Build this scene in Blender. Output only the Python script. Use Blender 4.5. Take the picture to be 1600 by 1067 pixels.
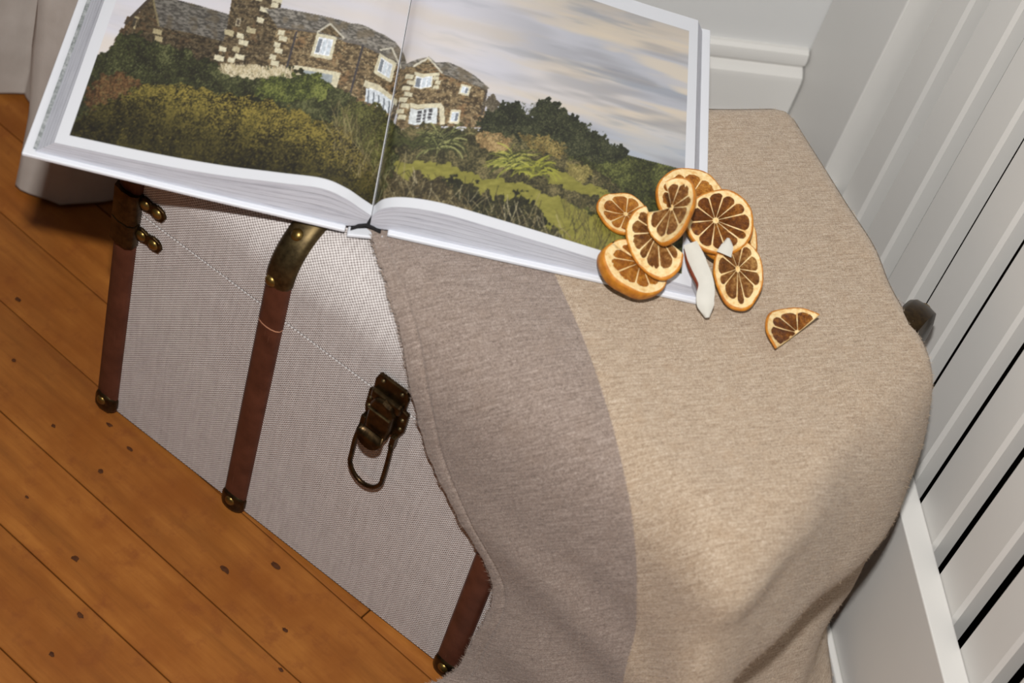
import bpy, bmesh, math, random
import numpy as np
from mathutils import Vector, Matrix

# ------------------------------------------------------------------ scene, camera, light
for o in list(bpy.data.objects): bpy.data.objects.remove(o)
scene = bpy.context.scene
COL = scene.collection
scene.view_settings.view_transform = 'Standard'
scene.view_settings.look = 'None'
scene.view_settings.gamma = 1.0
scene.view_settings.use_curve_mapping = False
scene.view_settings.exposure = 0.0

CAM = Vector((0.6322, -0.7803, 1.2937))
RIGHT = Vector((0.78573, 0.57603, 0.22542)); UP = Vector((-0.56698, 0.52499, 0.63476)); BACK = Vector((0.24729, -0.62656, 0.73910))
cam_data = bpy.data.cameras.new('camera'); cam = bpy.data.objects.new('camera', cam_data); COL.objects.link(cam)
M = Matrix.Identity(4)
for i in range(3):
    M[i][0] = RIGHT[i]; M[i][1] = UP[i]; M[i][2] = BACK[i]; M[i][3] = CAM[i]
cam.matrix_world = M
cam_data.sensor_width = 36.0; cam_data.lens = 67.5; cam_data.clip_start = 0.01
cam_data.dof.use_dof = True; cam_data.dof.focus_distance = 1.47; cam_data.dof.aperture_fstop = 6.5
scene.camera = cam

world = bpy.data.worlds.new('world'); scene.world = world; world.use_nodes = True
world.node_tree.nodes['Background'].inputs[0].default_value = (1.0, 0.97, 0.93, 1)
world.node_tree.nodes['Background'].inputs[1].default_value = 0.06

# the camera's own flash, 20 cm above the lens
FL = CAM + UP*0.205 + BACK*0.07 + RIGHT*0.01
ld = bpy.data.lights.new('camera_flash', 'AREA'); ld.shape = 'RECTANGLE'; ld.size = 0.055; ld.size_y = 0.035
ld.energy = 24.5; ld.color = (1.0, 0.985, 0.96)
flash = bpy.data.objects.new('camera_flash', ld); COL.objects.link(flash)
flash.location = FL
flash.rotation_euler = (Vector((0.33, 0.12, 0.2)) - FL).to_track_quat('-Z', 'Y').to_euler()

# ------------------------------------------------------------------ helpers
def lin(c):
    c = np.asarray(c, float)/255.0
    return np.where(c <= 0.04045, c/12.92, ((c+0.055)/1.055)**2.4)
def rgba(r, g, b): return tuple(lin((r, g, b)))+(1.0,)

def obj(name, verts, faces, mat=None, parent=None, smooth=False, uvs=None):
    me = bpy.data.meshes.new(name)
    me.from_pydata([tuple(v) for v in verts], [], [tuple(f) for f in faces])
    if uvs is not None:
        l = me.uv_layers.new(name='UVMap')
        idx = np.zeros(len(me.loops), dtype=np.int32); me.loops.foreach_get('vertex_index', idx)
        l.data.foreach_set('uv', np.asarray(uvs, dtype=np.float32)[idx].ravel())
    if smooth: me.polygons.foreach_set('use_smooth', [True]*len(me.polygons))
    me.update()
    o = bpy.data.objects.new(name, me); COL.objects.link(o)
    if mat: me.materials.append(mat)
    if parent: o.parent = parent
    return o
def from_bm(name, bm, mat=None, parent=None, smooth=False):
    bmesh.ops.recalc_face_normals(bm, faces=bm.faces[:])
    me = bpy.data.meshes.new(name); bm.to_mesh(me); bm.free()
    if smooth: me.polygons.foreach_set('use_smooth', [True]*len(me.polygons))
    o = bpy.data.objects.new(name, me); COL.objects.link(o)
    if mat: me.materials.append(mat)
    if parent: o.parent = parent
    return o
def empty(name, loc=(0, 0, 0), parent=None):
    o = bpy.data.objects.new(name, None); COL.objects.link(o); o.location = loc; o.empty_display_size = 0.05
    if parent: o.parent = parent
    return o
def tag(o, label=None, cat=None, group=None, kind=None):
    if label: o['label'] = label
    if cat: o['category'] = cat
    if group: o['group'] = group
    if kind: o['kind'] = kind
    return o
def smooth_by_angle(o, deg=35):
    me = o.data
    me.polygons.foreach_set('use_smooth', [True]*len(me.polygons))
    try: me.set_sharp_from_angle(angle=math.radians(deg))
    except Exception: pass
def bevel(o, w=0.001, seg=2):
    m = o.modifiers.new('bevel', 'BEVEL'); m.width = w; m.segments = seg; m.limit_method = 'ANGLE'; m.angle_limit = math.radians(40)
    return o
def box_bm(bm, p0, p1, fn=lambda p: p):
    vs = [bm.verts.new(fn((x, y, z))) for x in (p0[0], p1[0]) for y in (p0[1], p1[1]) for z in (p0[2], p1[2])]
    for f in ((0, 1, 3, 2), (4, 6, 7, 5), (0, 4, 5, 1), (2, 3, 7, 6), (0, 2, 6, 4), (1, 5, 7, 3)):
        bm.faces.new([vs[i] for i in f])
def box(name, p0, p1, mat, parent=None, fn=lambda p: p, bev=0):
    bm = bmesh.new(); box_bm(bm, p0, p1, fn); o = from_bm(name, bm, mat, parent)
    if bev: bevel(o, bev)
    return o

class NT:
    """small node-tree helper"""
    def __init__(s, name):
        s.m = bpy.data.materials.new(name); s.m.use_nodes = True; s.t = s.m.node_tree; s.b = s.t.nodes['Principled BSDF']
    def n(s, typ, **kw):
        x = s.t.nodes.new(typ)
        for k, v in kw.items():
            if k.startswith('i_'):
                key = k[2:]; key = int(key) if key.isdigit() else key.replace('_', ' ')
                if hasattr(v, 'is_linked') or isinstance(v, bpy.types.NodeSocket): s.t.links.new(v, x.inputs[key])
                else: x.inputs[key].default_value = v
            else: setattr(x, k, v)
        return x
    def link(s, a, b): s.t.links.new(a, b)
    def math(s, op, a, b=None, c=None):
        x = s.t.nodes.new('ShaderNodeMath'); x.operation = op
        for i, v in enumerate((a, b, c)):
            if v is None: continue
            if isinstance(v, bpy.types.NodeSocket): s.link(v, x.inputs[i])
            else: x.inputs[i].default_value = v
        return x.outputs[0]
    def mix(s, fac, a, b, mode='MIX'):
        x = s.t.nodes.new('ShaderNodeMix'); x.data_type = 'RGBA'; x.blend_type = mode
        for sock, v in ((x.inputs[0], fac), (x.inputs[6], a), (x.inputs[7], b)):
            if isinstance(v, bpy.types.NodeSocket): s.link(v, sock)
            else: sock.default_value = v
        return x.outputs[2]
    def ramp(s, fac, stops):
        x = s.t.nodes.new('ShaderNodeValToRGB'); e = x.color_ramp.elements
        while len(e) < len(stops): e.new(0.5)
        for el, (p, c) in zip(e, stops): el.position = p; el.color = c
        s.link(fac, x.inputs[0]); return x.outputs[0]
    def set(s, **kw):
        for k, v in kw.items():
            key = k.replace('_', ' ')
            if isinstance(v, bpy.types.NodeSocket): s.link(v, s.b.inputs[key])
            else: s.b.inputs[key].default_value = v
        return s
    def coords(s, kind='Object', scale=(1, 1, 1), rot=(0, 0, 0)):
        tc = s.t.nodes.new('ShaderNodeTexCoord'); mp = s.t.nodes.new('ShaderNodeMapping')
        mp.inputs['Scale'].default_value = scale; mp.inputs['Rotation'].default_value = rot
        s.link(tc.outputs[kind], mp.inputs[0]); return mp.outputs[0]
    def noise(s, vec, scale, detail=4, rough=0.55):
        x = s.n('ShaderNodeTexNoise'); x.inputs['Scale'].default_value = scale; x.inputs['Detail'].default_value = detail; x.inputs['Roughness'].default_value = rough
        s.link(vec, x.inputs['Vector']); return x.outputs['Fac']
    def bump(s, h, strength=0.3, dist=0.001):
        x = s.n('ShaderNodeBump'); x.inputs['Strength'].default_value = strength; x.inputs['Distance'].default_value = dist
        s.link(h, x.inputs['Height']); s.link(x.outputs[0], s.b.inputs['Normal'])

def plain(name, col, rough=0.5, spec=0.5, var=0.06, nscale=30, metal=0.0, bump=0.0, bscale=200):
    t = NT(name); v = t.coords()
    f = t.noise(v, nscale)
    c0 = tuple(x*(1-var) for x in col[:3])+(1,); c1 = tuple(min(1, x*(1+var)) for x in col[:3])+(1,)
    t.set(Base_Color=t.ramp(f, [(0.3, c0), (0.7, c1)]), Roughness=rough, Metallic=metal)
    t.b.inputs['Specular IOR Level'].default_value = spec
    if bump: t.bump(t.noise(v, bscale, 3), bump, 0.0006)
    return t.m

# ------------------------------------------------------------------ materials of the setting
WHITE = plain('white_paint', rgba(214, 212, 208), 0.42, 0.4, 0.015, 8, bump=0.05, bscale=90)
WALLM = plain('wall_paint', rgba(212, 212, 211), 0.75, 0.3, 0.015, 6, bump=0.08, bscale=260)
DARK = plain('dark_backing', rgba(38, 30, 24), 0.9, 0.1, 0.2, 20)

def floor_mat():
    t = NT('honey_pine'); v = t.coords('Object', (1, 1, 1), (0, 0, math.radians(3.5)))
    mp = t.n('ShaderNodeMapping'); t.link(v, mp.inputs[0]); mp.inputs['Scale'].default_value = (0.10, 1.0, 1.0)
    oi = t.n('ShaderNodeObjectInfo')
    off = t.n('ShaderNodeCombineXYZ'); t.link(t.math('MULTIPLY', oi.outputs['Random'], 7.0), off.inputs[0]); t.link(t.math('MULTIPLY', oi.outputs['Random'], 3.0), off.inputs[1])
    ad = t.n('ShaderNodeVectorMath'); ad.operation = 'ADD'; t.link(mp.outputs[0], ad.inputs[0]); t.link(off.outputs[0], ad.inputs[1])
    g1 = t.noise(ad.outputs[0], 60, 6, 0.6)
    g2 = t.noise(ad.outputs[0], 420, 3, 0.6)
    blot = t.noise(v, 14, 5, 0.6)
    wear = t.noise(v, 45, 4, 0.65)
    base = t.ramp(g1, [(0.25, rgba(116, 68, 26)), (0.5, rgba(150, 92, 37)), (0.75, rgba(172, 110, 48))])
    c = t.mix(t.math('MULTIPLY', g2, 0.30), base, rgba(118, 64, 20))
    c = t.mix(t.ramp(blot, [(0.40, (0, 0, 0, 1)), (0.66, (0.7, 0.7, 0.7, 1))]), c, rgba(128, 70, 22))
    c = t.mix(t.ramp(wear, [(0.54, (0, 0, 0, 1)), (0.72, (0.6, 0.6, 0.6, 1))]), c, rgba(118, 62, 24))
    tone = t.math('MULTIPLY_ADD', oi.outputs['Random'], 0.22, 0.90)
    hs = t.n('ShaderNodeHueSaturation'); t.link(tone, hs.inputs['Value']); t.link(c, hs.inputs['Color'])
    t.set(Base_Color=hs.outputs[0], Roughness=t.math('MULTIPLY_ADD', wear, 0.25, 0.36))
    t.b.inputs['Specular IOR Level'].default_value = 0.28
    t.bump(t.math('ADD', g2, t.math('MULTIPLY', g1, 0.6)), 0.12, 0.0006)
    return t.m
FLOORM = floor_mat()

# ------------------------------------------------------------------ room frame: a runs along the slatted side towards the room, o points into that side
U1 = Vector((0.66000, -0.75126, 0)); NR = Vector((0.75126, 0.66000, 0))
def W(p): return tuple(U1*p[0] + NR*p[1] + Vector((0, 0, p[2])))

# floor: planks with real gaps, running almost parallel to the trunk front
fl = empty('floor'); tag(fl, 'honey coloured pine floorboards under the trunk', None, None, 'structure')
ang = math.radians(-3.5); D1 = Vector((math.cos(ang), math.sin(ang), 0)); D2 = Vector((-D1.y, D1.x, 0))
sub = box('subfloor', (-2.6, -2.2, -0.06), (2.6, 2.4, -0.0195), plain('subfloor_dark', rgba(26, 15, 8), 0.9), fl)
rnd = random.Random(4)
PITCH = 0.0726; plank_cache = {}
for k in range(-22, 22):
    lo = 0.0045 + k*PITCH; hi = lo + PITCH - 0.0011
    if k == 0: lo = 0.0095
    if k == -1: hi = 0.0086
    if k == 0: cuts = [-2.2, 0.285, 2.2]
    elif k == -1: cuts = [-2.2, 0.86, 2.2]
    elif k in (-2, -3, -4): cuts = [-2.2, -0.62+0.2*k, 2.2]
    else: cuts = [-2.2, rnd.uniform(-1.0, 1.2), 2.2]
    for x0, x1 in zip(cuts[:-1], cuts[1:]):
        bm = bmesh.new()
        dz = rnd.uniform(-0.0004, 0.0)
        box_bm(bm, (x0+0.0006, lo, -0.019), (x1-0.0006, hi, dz), lambda p: tuple(D1*p[0]+D2*p[1]+Vector((0, 0, p[2]))))
        o = from_bm('plank', bm, FLOORM, fl); bevel(o, 0.0006, 1)

# dark nail holes and knots pressed into the boards
KNOT = plain('knot_dark', rgba(70, 38, 16), 0.7, 0.2, 0.3, 300)
def spot(x, y, rx, ry, rot):
    vs = [(x, y, 0.0007)]; n = 12; r = random.Random(int(x*1e4))
    for i in range(n):
        a = 2*math.pi*i/n; q = 1+r.uniform(-0.25, 0.25)
        px, py = rx*q*math.cos(a), ry*q*math.sin(a)
        vs.append((x+px*math.cos(rot)-py*math.sin(rot), y+px*math.sin(rot)+py*math.cos(rot), 0.0004))
    obj('nail_hole', vs, [(0, 1+i, 1+(i+1) % n) for i in range(n)], KNOT, fl)
for x, y, rx, ry in ((0.0165, -0.0128, .0042, .0024), (0.0446, -0.0187, .0046, .0022), (-0.014, -0.046, .0030, .0022), (0.0445, -0.0517, .0034, .0026), (0.022, -0.111, .0026, .0016),
                     (0.205, -0.020, .0060, .0030), (0.178, -0.0512, .0070, .0036), (0.249, -0.060, .0036, .0026), (0.089, -0.126, .0050, .0032), (0.128, -0.160, .0044, .0032),
                     (0.137, -0.199, .0036, .0026), (0.270, -0.089, .0030, .0022), (0.308, -0.093, .0046, .0020), (-0.085, -0.021, .0030, .0026), (-0.1307, 0.0287, .0042, .0026)):
    spot(x, y, rx*.72, ry*.72, ang)

# back wall, its moulded baseboard and the alcove behind the curtain
wb = box('wall_back', (-0.36, -0.02, 0.0), (-0.30, 0.76, 1.7), WALLM, None, W); tag(wb, 'smooth white painted wall behind the trunk', None, None, 'structure')
wa = box('wall_alcove', (-0.72, -1.6, 0.0), (-0.66, 0.08, 1.7), WALLM, None, W); tag(wa, 'white wall at the back of the curtained alcove', None, None, 'structure')
wr = box('wall_return', (-0.66, -0.02, 0.0), (-0.36, 0.04, 1.7), WALLM, None, W); tag(wr, 'white return of the wall beside the curtain', None, None, 'structure')
prof = [(0, .2215), (.004, .2215), (.008, .219), (.0098, .213), (.0095, .2075), (.0070, .2045), (.0066, .2025), (.011, .2005), (.0155, .1970), (.0172, .1910), (.0172, .152), (.0182, .1475), (.025, .145), (.027, .140), (.027, 0), (0, 0)]
vs = []; fs = []; n = len(prof)
for o_ in (0.04, 0.605):
    for a_, z_ in prof: vs.append(W((-0.30+a_, o_, z_)))
for i in range(n): fs.append((i, (i+1) % n, n+(i+1) % n, n+i))
fs += [tuple(range(n)), tuple(range(2*n-1, n-1, -1))]
bb = obj('baseboard_back', vs, fs, WHITE); smooth_by_angle(bb, 30); tag(bb, 'tall moulded white baseboard behind the trunk', None, None, 'structure')

# slatted side: plinth with ledge, wide end stile, vertical slats, dark backing
sp = empty('slatted_panel', W((0.2, 0.62, 0)))
tag(sp, 'white painted panel of vertical slats on a ledged plinth beside the trunk', 'panel')
def wbox(name, p0, p1, mat, bev=0):
    loc = Vector(W((0.2, 0.62, 0)))
    o = box(name, p0, p1, mat, sp, lambda p: tuple(Vector(W(p))-loc))
    if bev: bevel(o, bev)
    return o
wbox('plinth', (-0.172, 0.607, 0.0), (1.6, 0.6272, 0.168), WHITE, 0.0012)
wbox('shoe_moulding', (-0.172, 0.600, 0.0), (1.6, 0.6068, 0.010), WHITE, 0.002)
wbox('end_stile', (-0.2998, 0.607, 0.0), (-0.1735, 0.66, 1.7), WHITE, 0.0015)
wbox('back_board', (-0.29, 0.70, 0.0), (1.6, 0.71, 1.7), DARK)
def slat(a0):
    loc = Vector(W((0.2, 0.62, 0)))
    pf = [(a0, .6275), (a0+.0385, .6275), (a0+.0425, .6300), (a0+.0425, .6425), (a0, .6425)]
    vs = [tuple(Vector(W((a, o_, z)))-loc) for z in (0.0, 1.7) for a, o_ in pf]; m = len(pf)
    return obj('slat', vs, [(i, (i+1) % m, m+(i+1) % m, m+i) for i in range(m)]+[tuple(range(m-1, -1, -1)), tuple(range(m, 2*m))], WHITE, sp)
for k in range(-3, 22):
    a0 = 0.0381 + k*0.0660
    slat(a0)

# ------------------------------------------------------------------ curtain at the window side
def curtain():
    plan = [(-.29, .03), (-.237, .0), (-.221, -.05), (-.2385, -.088), (-.30, -.074), (-.354, -.086), (-.357, -.113), (-.335, -.17), (-.375, -.25), (-.34, -.34), (-.38, -.45), (-.35, -.56)]
    P = []
    m = 6
    for i in range(len(plan)-1):
        p0 = Vector(plan[max(i-1, 0)]); p1 = Vector(plan[i]); p2 = Vector(plan[i+1]); p3 = Vector(plan[min(i+2, len(plan)-1)])
        for j in range(m):
            t = j/m
            cr = 0.5*((2*p1)+(-p0+p2)*t+(2*p0-5*p1+4*p2-p3)*t*t+(-p0+3*p1-3*p2+p3)*t**3)
            ln = p1.lerp(p2, t)
            P.append(ln.lerp(cr, 0.35 if i < 3 else 0.9))
    P.append(Vector(plan[-1]))
    zs = [0.004, 0.006, 0.03, 0.08, 0.15, 0.22, 0.3, 0.4, 0.55, 0.75, 1.0]
    vs = []
    for j, z in enumerate(zs):
        for i, p in enumerate(P):
            wv = 0.004*math.sin(i*0.9+z*14)*min(1, z*6)
            vs.append(W((p.x-0.13*min(z, .5)+wv, p.y+0.05*min(z, .4)+0.003*math.sin(z*25+i), z)))
    n = len(P)
    fs = [(j*n+i, j*n+i+1, (j+1)*n+i+1, (j+1)*n+i) for j in range(len(zs)-1) for i in range(n-1)]
    t = NT('curtain_cloth'); v = t.coords('Object')
    f = t.noise(v, 30, 5); g = t.noise(v, 900, 2)
    t.set(Base_Color=t.ramp(f, [(0.3, rgba(170, 161, 153)), (0.7, rgba(184, 176, 169))]), Roughness=0.9); t.bump(g, 0.25, 0.0005)
    o = obj('curtain', vs, fs, t.m, None, True)
    s = o.modifiers.new('thick', 'SOLIDIFY'); s.thickness = 0.002
    tag(o, 'off-white floor-length curtain hanging in soft folds behind the open book', 'curtain')
curtain()
#PART2
# ------------------------------------------------------------------ storage trunk
def linen_mat():
    t = NT('woven_linen'); tc = t.n('ShaderNodeTexCoord'); sep = t.n('ShaderNodeSeparateXYZ'); t.link(tc.outputs['UV'], sep.inputs[0])
    v = t.coords('UV')
    wob = t.math('MULTIPLY', t.math('SUBTRACT', t.noise(v, 90, 3), 0.5), 0.0016)
    P = 2*math.pi/0.0030
    u = t.math('MULTIPLY', t.math('ADD', sep.outputs[0], wob), P); w = t.math('MULTIPLY', t.math('ADD', sep.outputs[1], wob), P*1.15)
    su = t.math('SINE', u); sw = t.math('SINE', w)
    weave = t.math('MULTIPLY', su, sw)                           # over-under cells
    cell = t.math('MULTIPLY_ADD', weave, 0.5, 0.5)
    mps = t.n('ShaderNodeMapping'); t.link(v, mps.inputs[0]); mps.inputs['Scale'].default_value = (1, 0.08, 1)
    warp = t.noise(mps.outputs[0], 330, 3, 0.6)
    mp2 = t.n('ShaderNodeMapping'); t.link(v, mp2.inputs[0]); mp2.inputs['Scale'].default_value = (0.08, 1, 1)
    weft = t.noise(mp2.outputs[0], 330, 3, 0.6)
    fine = t.noise(v, 900, 2)
    f = t.math('ADD', t.math('MULTIPLY', cell, 0.60), t.math('ADD', t.math('MULTIPLY', warp, 0.22), t.math('ADD', t.math('MULTIPLY', weft, 0.14), t.math('MULTIPLY', fine, 0.22))))
    c = t.ramp(f, [(0.24, rgba(92, 81, 78)), (0.46, rgba(162, 153, 150)), (0.68, rgba(208, 201, 198)), (0.92, rgba(236, 232, 230))])
    t.set(Base_Color=c, Roughness=0.85); t.b.inputs['Specular IOR Level'].default_value = 0.2
    t.bump(f, 0.7, 0.0014)
    return t.m
def leather_mat():
    t = NT('brown_leather'); v = t.coords(); f = t.noise(v, 60, 5); g = t.noise(v, 700, 3)
    sc = t.noise(t.coords('Object', (600, 600, 40)), 1.0, 2)
    c = t.ramp(f, [(0.3, rgba(66, 34, 23)), (0.7, rgba(88, 49, 35))])
    c = t.mix(t.ramp(sc, [(0.70, (0, 0, 0, 1)), (0.80, (0.35, 0.35, 0.35, 1))]), c, rgba(140, 100, 80))
    t.set(Base_Color=c, Roughness=0.5); t.b.inputs['Specular IOR Level'].default_value = 0.3; t.bump(g, 0.2, 0.0004)
    return t.m
def brass_mat(name, dark, light, rough=0.38):
    t = NT(name); v = t.coords(); f = t.noise(v, 160, 5, 0.65)
    t.set(Base_Color=t.ramp(f, [(0.3, dark), (0.72, light)]), Metallic=0.9, Roughness=t.math('MULTIPLY_ADD', f, 0.2, rough-0.1)); t.bump(f, 0.08, 0.0005)
    return t.m
LINEN = linen_mat(); LEATHER = leather_mat()
BRASS = brass_mat('aged_brass', rgba(56, 46, 30), rgba(102, 87, 58), 0.46)
BRASSD = brass_mat('dark_bronze', rgba(40, 29, 19), rgba(82, 64, 38), 0.34)
RIVET = brass_mat('rivet_brass', rgba(100, 80, 42), rgba(146, 120, 66), 0.34)
COPPER = plain('raw_cut_edge', rgba(196, 142, 112), 0.5)

TX0, TX1, TD, TT, TR, SEAM = -0.009, 0.5155, 0.322, 0.325, 0.045, 0.243
trunk = empty('storage_trunk'); tag(trunk, 'woven linen storage trunk with brown leather straps and brass fittings, half covered by a blanket', 'trunk')
def path_pts(s0=None, s1=None):
    """profile of the trunk in (y, z), front foot to back foot"""
    p = [(0, z) for z in np.linspace(0.004, TT-TR, 24)]
    p += [(TR-TR*math.cos(a), TT-TR+TR*math.sin(a)) for a in np.linspace(0, math.pi/2, 12)[1:]]
    p += [(y, TT) for y in np.linspace(TR, TD-TR, 16)[1:]]
    p += [(TD-TR+TR*math.sin(a), TT-TR+TR*math.cos(a)) for a in np.linspace(0, math.pi/2, 12)[1:]]
    p += [(TD, z) for z in np.linspace(TT-TR, 0.004, 24)[1:]]
    return np.array(p)
PP = path_pts(); SL = np.concatenate([[0], np.cumsum(np.hypot(*np.diff(PP, axis=0).T))]); STOT = SL[-1]
def at_s(s):
    y = np.interp(s, SL, PP[:, 0]); z = np.interp(s, SL, PP[:, 1])
    e = 0.0008
    dy = np.interp(s+e, SL, PP[:, 0])-np.interp(s-e, SL, PP[:, 0]); dz = np.interp(s+e, SL, PP[:, 1])-np.interp(s-e, SL, PP[:, 1])
    l = math.hypot(dy, dz) or 1
    return y, z, -dz/l, dy/l        # point, outward normal (y, z)
def shell(name, sa, sb, inset=0.0):
    ss = sorted(set([sa, sb]+[s for s in SL if sa < s < sb]))
    prof = [(at_s(s)[0]-at_s(s)[2]*inset, at_s(s)[1]-at_s(s)[3]*inset, s) for s in ss]
    vs, uv, fs = [], [], []
    n = len(prof)
    for x in (TX0+inset, TX1-inset):
        for y, z, s in prof: vs.append((x, y, z)); uv.append((x, s))
    for i in range(n-1): fs.append((i, n+i, n+i+1, i+1))
    k = len(vs)
    for x in (TX0+inset, TX1-inset):
        for y, z, s in prof: vs.append((x, y, z)); uv.append((y, z))
    fs.append(tuple(range(k, k+n))); fs.append(tuple(range(k+2*n-1, k+n-1, -1)))
    return vs, fs, uv
s_seam = SEAM-0.004
vs, fs, uv = shell('lid', s_seam+0.0008, STOT-s_seam-0.0008)
lid = obj('lid', vs, fs, LINEN, trunk, False, uv); smooth_by_angle(lid, 30)
# body: front, back and ends as one closed box below the seam
vs, uv, fs = [], [], []
for (x0, y0), (x1, y1) in (((TX0, 0), (TX1, 0)), ((TX1, 0), (TX1, TD)), ((TX1, TD), (TX0, TD)), ((TX0, TD), (TX0, 0))):
    k = len(vs); L = math.hypot(x1-x0, y1-y0); u0 = x0 if y0 == y1 else y0
    for x, y, z, u in ((x0, y0, .004, 0), (x1, y1, .004, L), (x1, y1, SEAM-.0008, L), (x0, y0, SEAM-.0008, 0)):
        vs.append((x, y, z)); uv.append((u+u0, z))
    fs.append((k, k+1, k+2, k+3))
k = len(vs)
for z in (.004, SEAM-.0008):
    for x, y in ((TX0, 0), (TX1, 0), (TX1, TD), (TX0, TD)): vs.append((x, y, z)); uv.append((x, y))
fs += [(k+3, k+2, k+1, k), (k+4, k+5, k+6, k+7)]
obj('body', vs, fs, LINEN, trunk, False, uv)
box('base_board', (TX0+.002, .002, 0.0), (TX1-.002, TD-.002, .0045), plain('trunk_base', rgba(34, 22, 16), 0.8), trunk)

def sweep(name, x, s0, s1, cross, mat, parent, steps=None, taper=0.0, lift=0.0):
    """cross: list of (dx, out); follows the trunk profile from s0 to s1; taper rounds both ends"""
    ss = [s0, s1]+[s for s in SL if s0 < s < s1]
    if taper: ss += list(np.linspace(s0, s0+taper, 6))+list(np.linspace(s1-taper, s1, 6))
    ss = sorted(set(ss)); vs = []; n = len(cross)
    for s in ss:
        y, z, ny, nz = at_s(s); k = 1.0; hk = 1.0
        if taper:
            d = min(s-s0, s1-s)
            if d < taper: k = math.sqrt(max(0.06, 1-((taper-d)/taper)**2)); hk = 0.55+0.45*min(1, d/taper*2)
        for dx, out in cross:
            q = out*(hk if out > 0 else 1)+(lift if out > 0 else 0)
            vs.append((x+dx*k, y+ny*q, z+nz*q))
    fs = [(i*n+j, i*n+(j+1) % n, (i+1)*n+(j+1) % n, (i+1)*n+j) for i in range(len(ss)-1) for j in range(n)]
    fs += [tuple(range(n-1, -1, -1)), tuple(range((len(ss)-1)*n, len(ss)*n))]
    o = obj(name, vs, fs, mat, parent); smooth_by_angle(o, 50); return o
def arc_cross(w, h, base=-0.001):
    return [(w/2*math.cos(a)*1.0, base+(h-base)*math.sin(a)**0.6) for a in np.linspace(0, math.pi, 9)]
def corner_cross(sgn, grow=0.0):
    # wraps the trunk's end: front face plus a flange along the end face
    g = grow
    pts = [(0.0125+g*.4, -.001), (0.012+g*.4, .003+g), (0.009, .0058+g), (0.0, .0066+g), (-.006-g, .0048+g), (-.0085-g, .000), (-.009-g, -.016), (-.002, -.016)]
    p = [(-sgn*dx*-1, o) for dx, o in pts]
    return p
def rivet(x, s, r, parent, out, mat=None):
    y, z, ny, nz = at_s(s)
    e1 = Vector((1, 0, 0)); nn = Vector((0, ny, nz)); e2 = nn.cross(e1); c = Vector((x, y, z))+nn*out
    vs = [tuple(c+nn*r*0.55)]; fs = []; N = 14
    for j, (rr, hh) in enumerate(((0.45, 0.50), (0.8, 0.30), (1.0, 0.04), (1.02, -0.15))):
        for i in range(N):
            a = 2*math.pi*i/N; vs.append(tuple(c+(e1*math.cos(a)+e2*math.sin(a))*r*rr+nn*r*hh))
    fs += [(0, 1+i, 1+(i+1) % N) for i in range(N)]
    fs += [(1+j*N+i, 1+(j+1)*N+i, 1+(j+1)*N+(i+1) % N, 1+j*N+(i+1) % N) for j in range(3) for i in range(N)]
    return obj('rivet', vs, fs, mat or RIVET, parent, True)
s_arc0 = TT-TR-0.004; s_arc1 = s_arc0+TR*math.pi/2
for x, kind in ((0.0, -1), (0.1425, 0), (0.3640, 0), (0.5065, 1)):
    if kind == 0:
        cr = arc_cross(0.0215, 0.0062); cg = arc_cross(0.0235, 0.0070); cx = x
    else:
        cr = [(dx*-kind, o_) for dx, o_ in corner_cross(1)]; cg = [(dx*-kind, o_) for dx, o_ in corner_cross(1, 0.002)]; cx = x
    for side in (0, 1):
        f = (lambda a, b: (a, b)) if side == 0 else (lambda a, b: (STOT-b, STOT-a))
        sweep('strap', cx, *f(0.0, s_seam-0.0105 if kind == 0 else s_seam-0.0105), cr, LEATHER, trunk)
        ce = sweep('strap_cut_edge', cx, *f(s_seam-0.0105, s_seam-0.0096), [(dx*1.01, o_*1.03) for dx, o_ in cr], COPPER, trunk)
        # foot cap
        fc = sweep('foot_cap', cx, *f(-0.0035, 0.0205), [(dx*1.06, o_+0.0018 if o_ > 0 else o_) for dx, o_ in cr], BRASSD, trunk, taper=0.008)
        rv = f(0.011, 0.011)[0]
        rivet(cx + (0.0 if kind == 0 else -0.001*kind), rv, 0.0046, fc, 0.0078)
        # bent bracket over the rounded lid edge
        if kind == 1 and side == 0: continue
        bk = sweep('lid_bracket', cx, *f(s_arc0-0.008, s_arc1+0.020), cg, BRASS if kind == 0 else BRASSD, trunk, taper=0.010)
        low = 0.0 if x < 0.3 or (side == 1 and kind == 1) else 0.0035
        for ds, dxr in ((-0.0005, -0.004), (0.038, -0.001)):
            sr = s_arc0+ds if side == 0 else STOT-(s_arc0+ds)
            rivet(cx+dxr, sr, 0.0048, bk, 0.0064-low)
    sweep('strap', cx, s_seam-0.0094, STOT-(s_seam-0.0094), [(dx*1.02, o_*1.02) for dx, o_ in cr], LEATHER, trunk)

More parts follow.
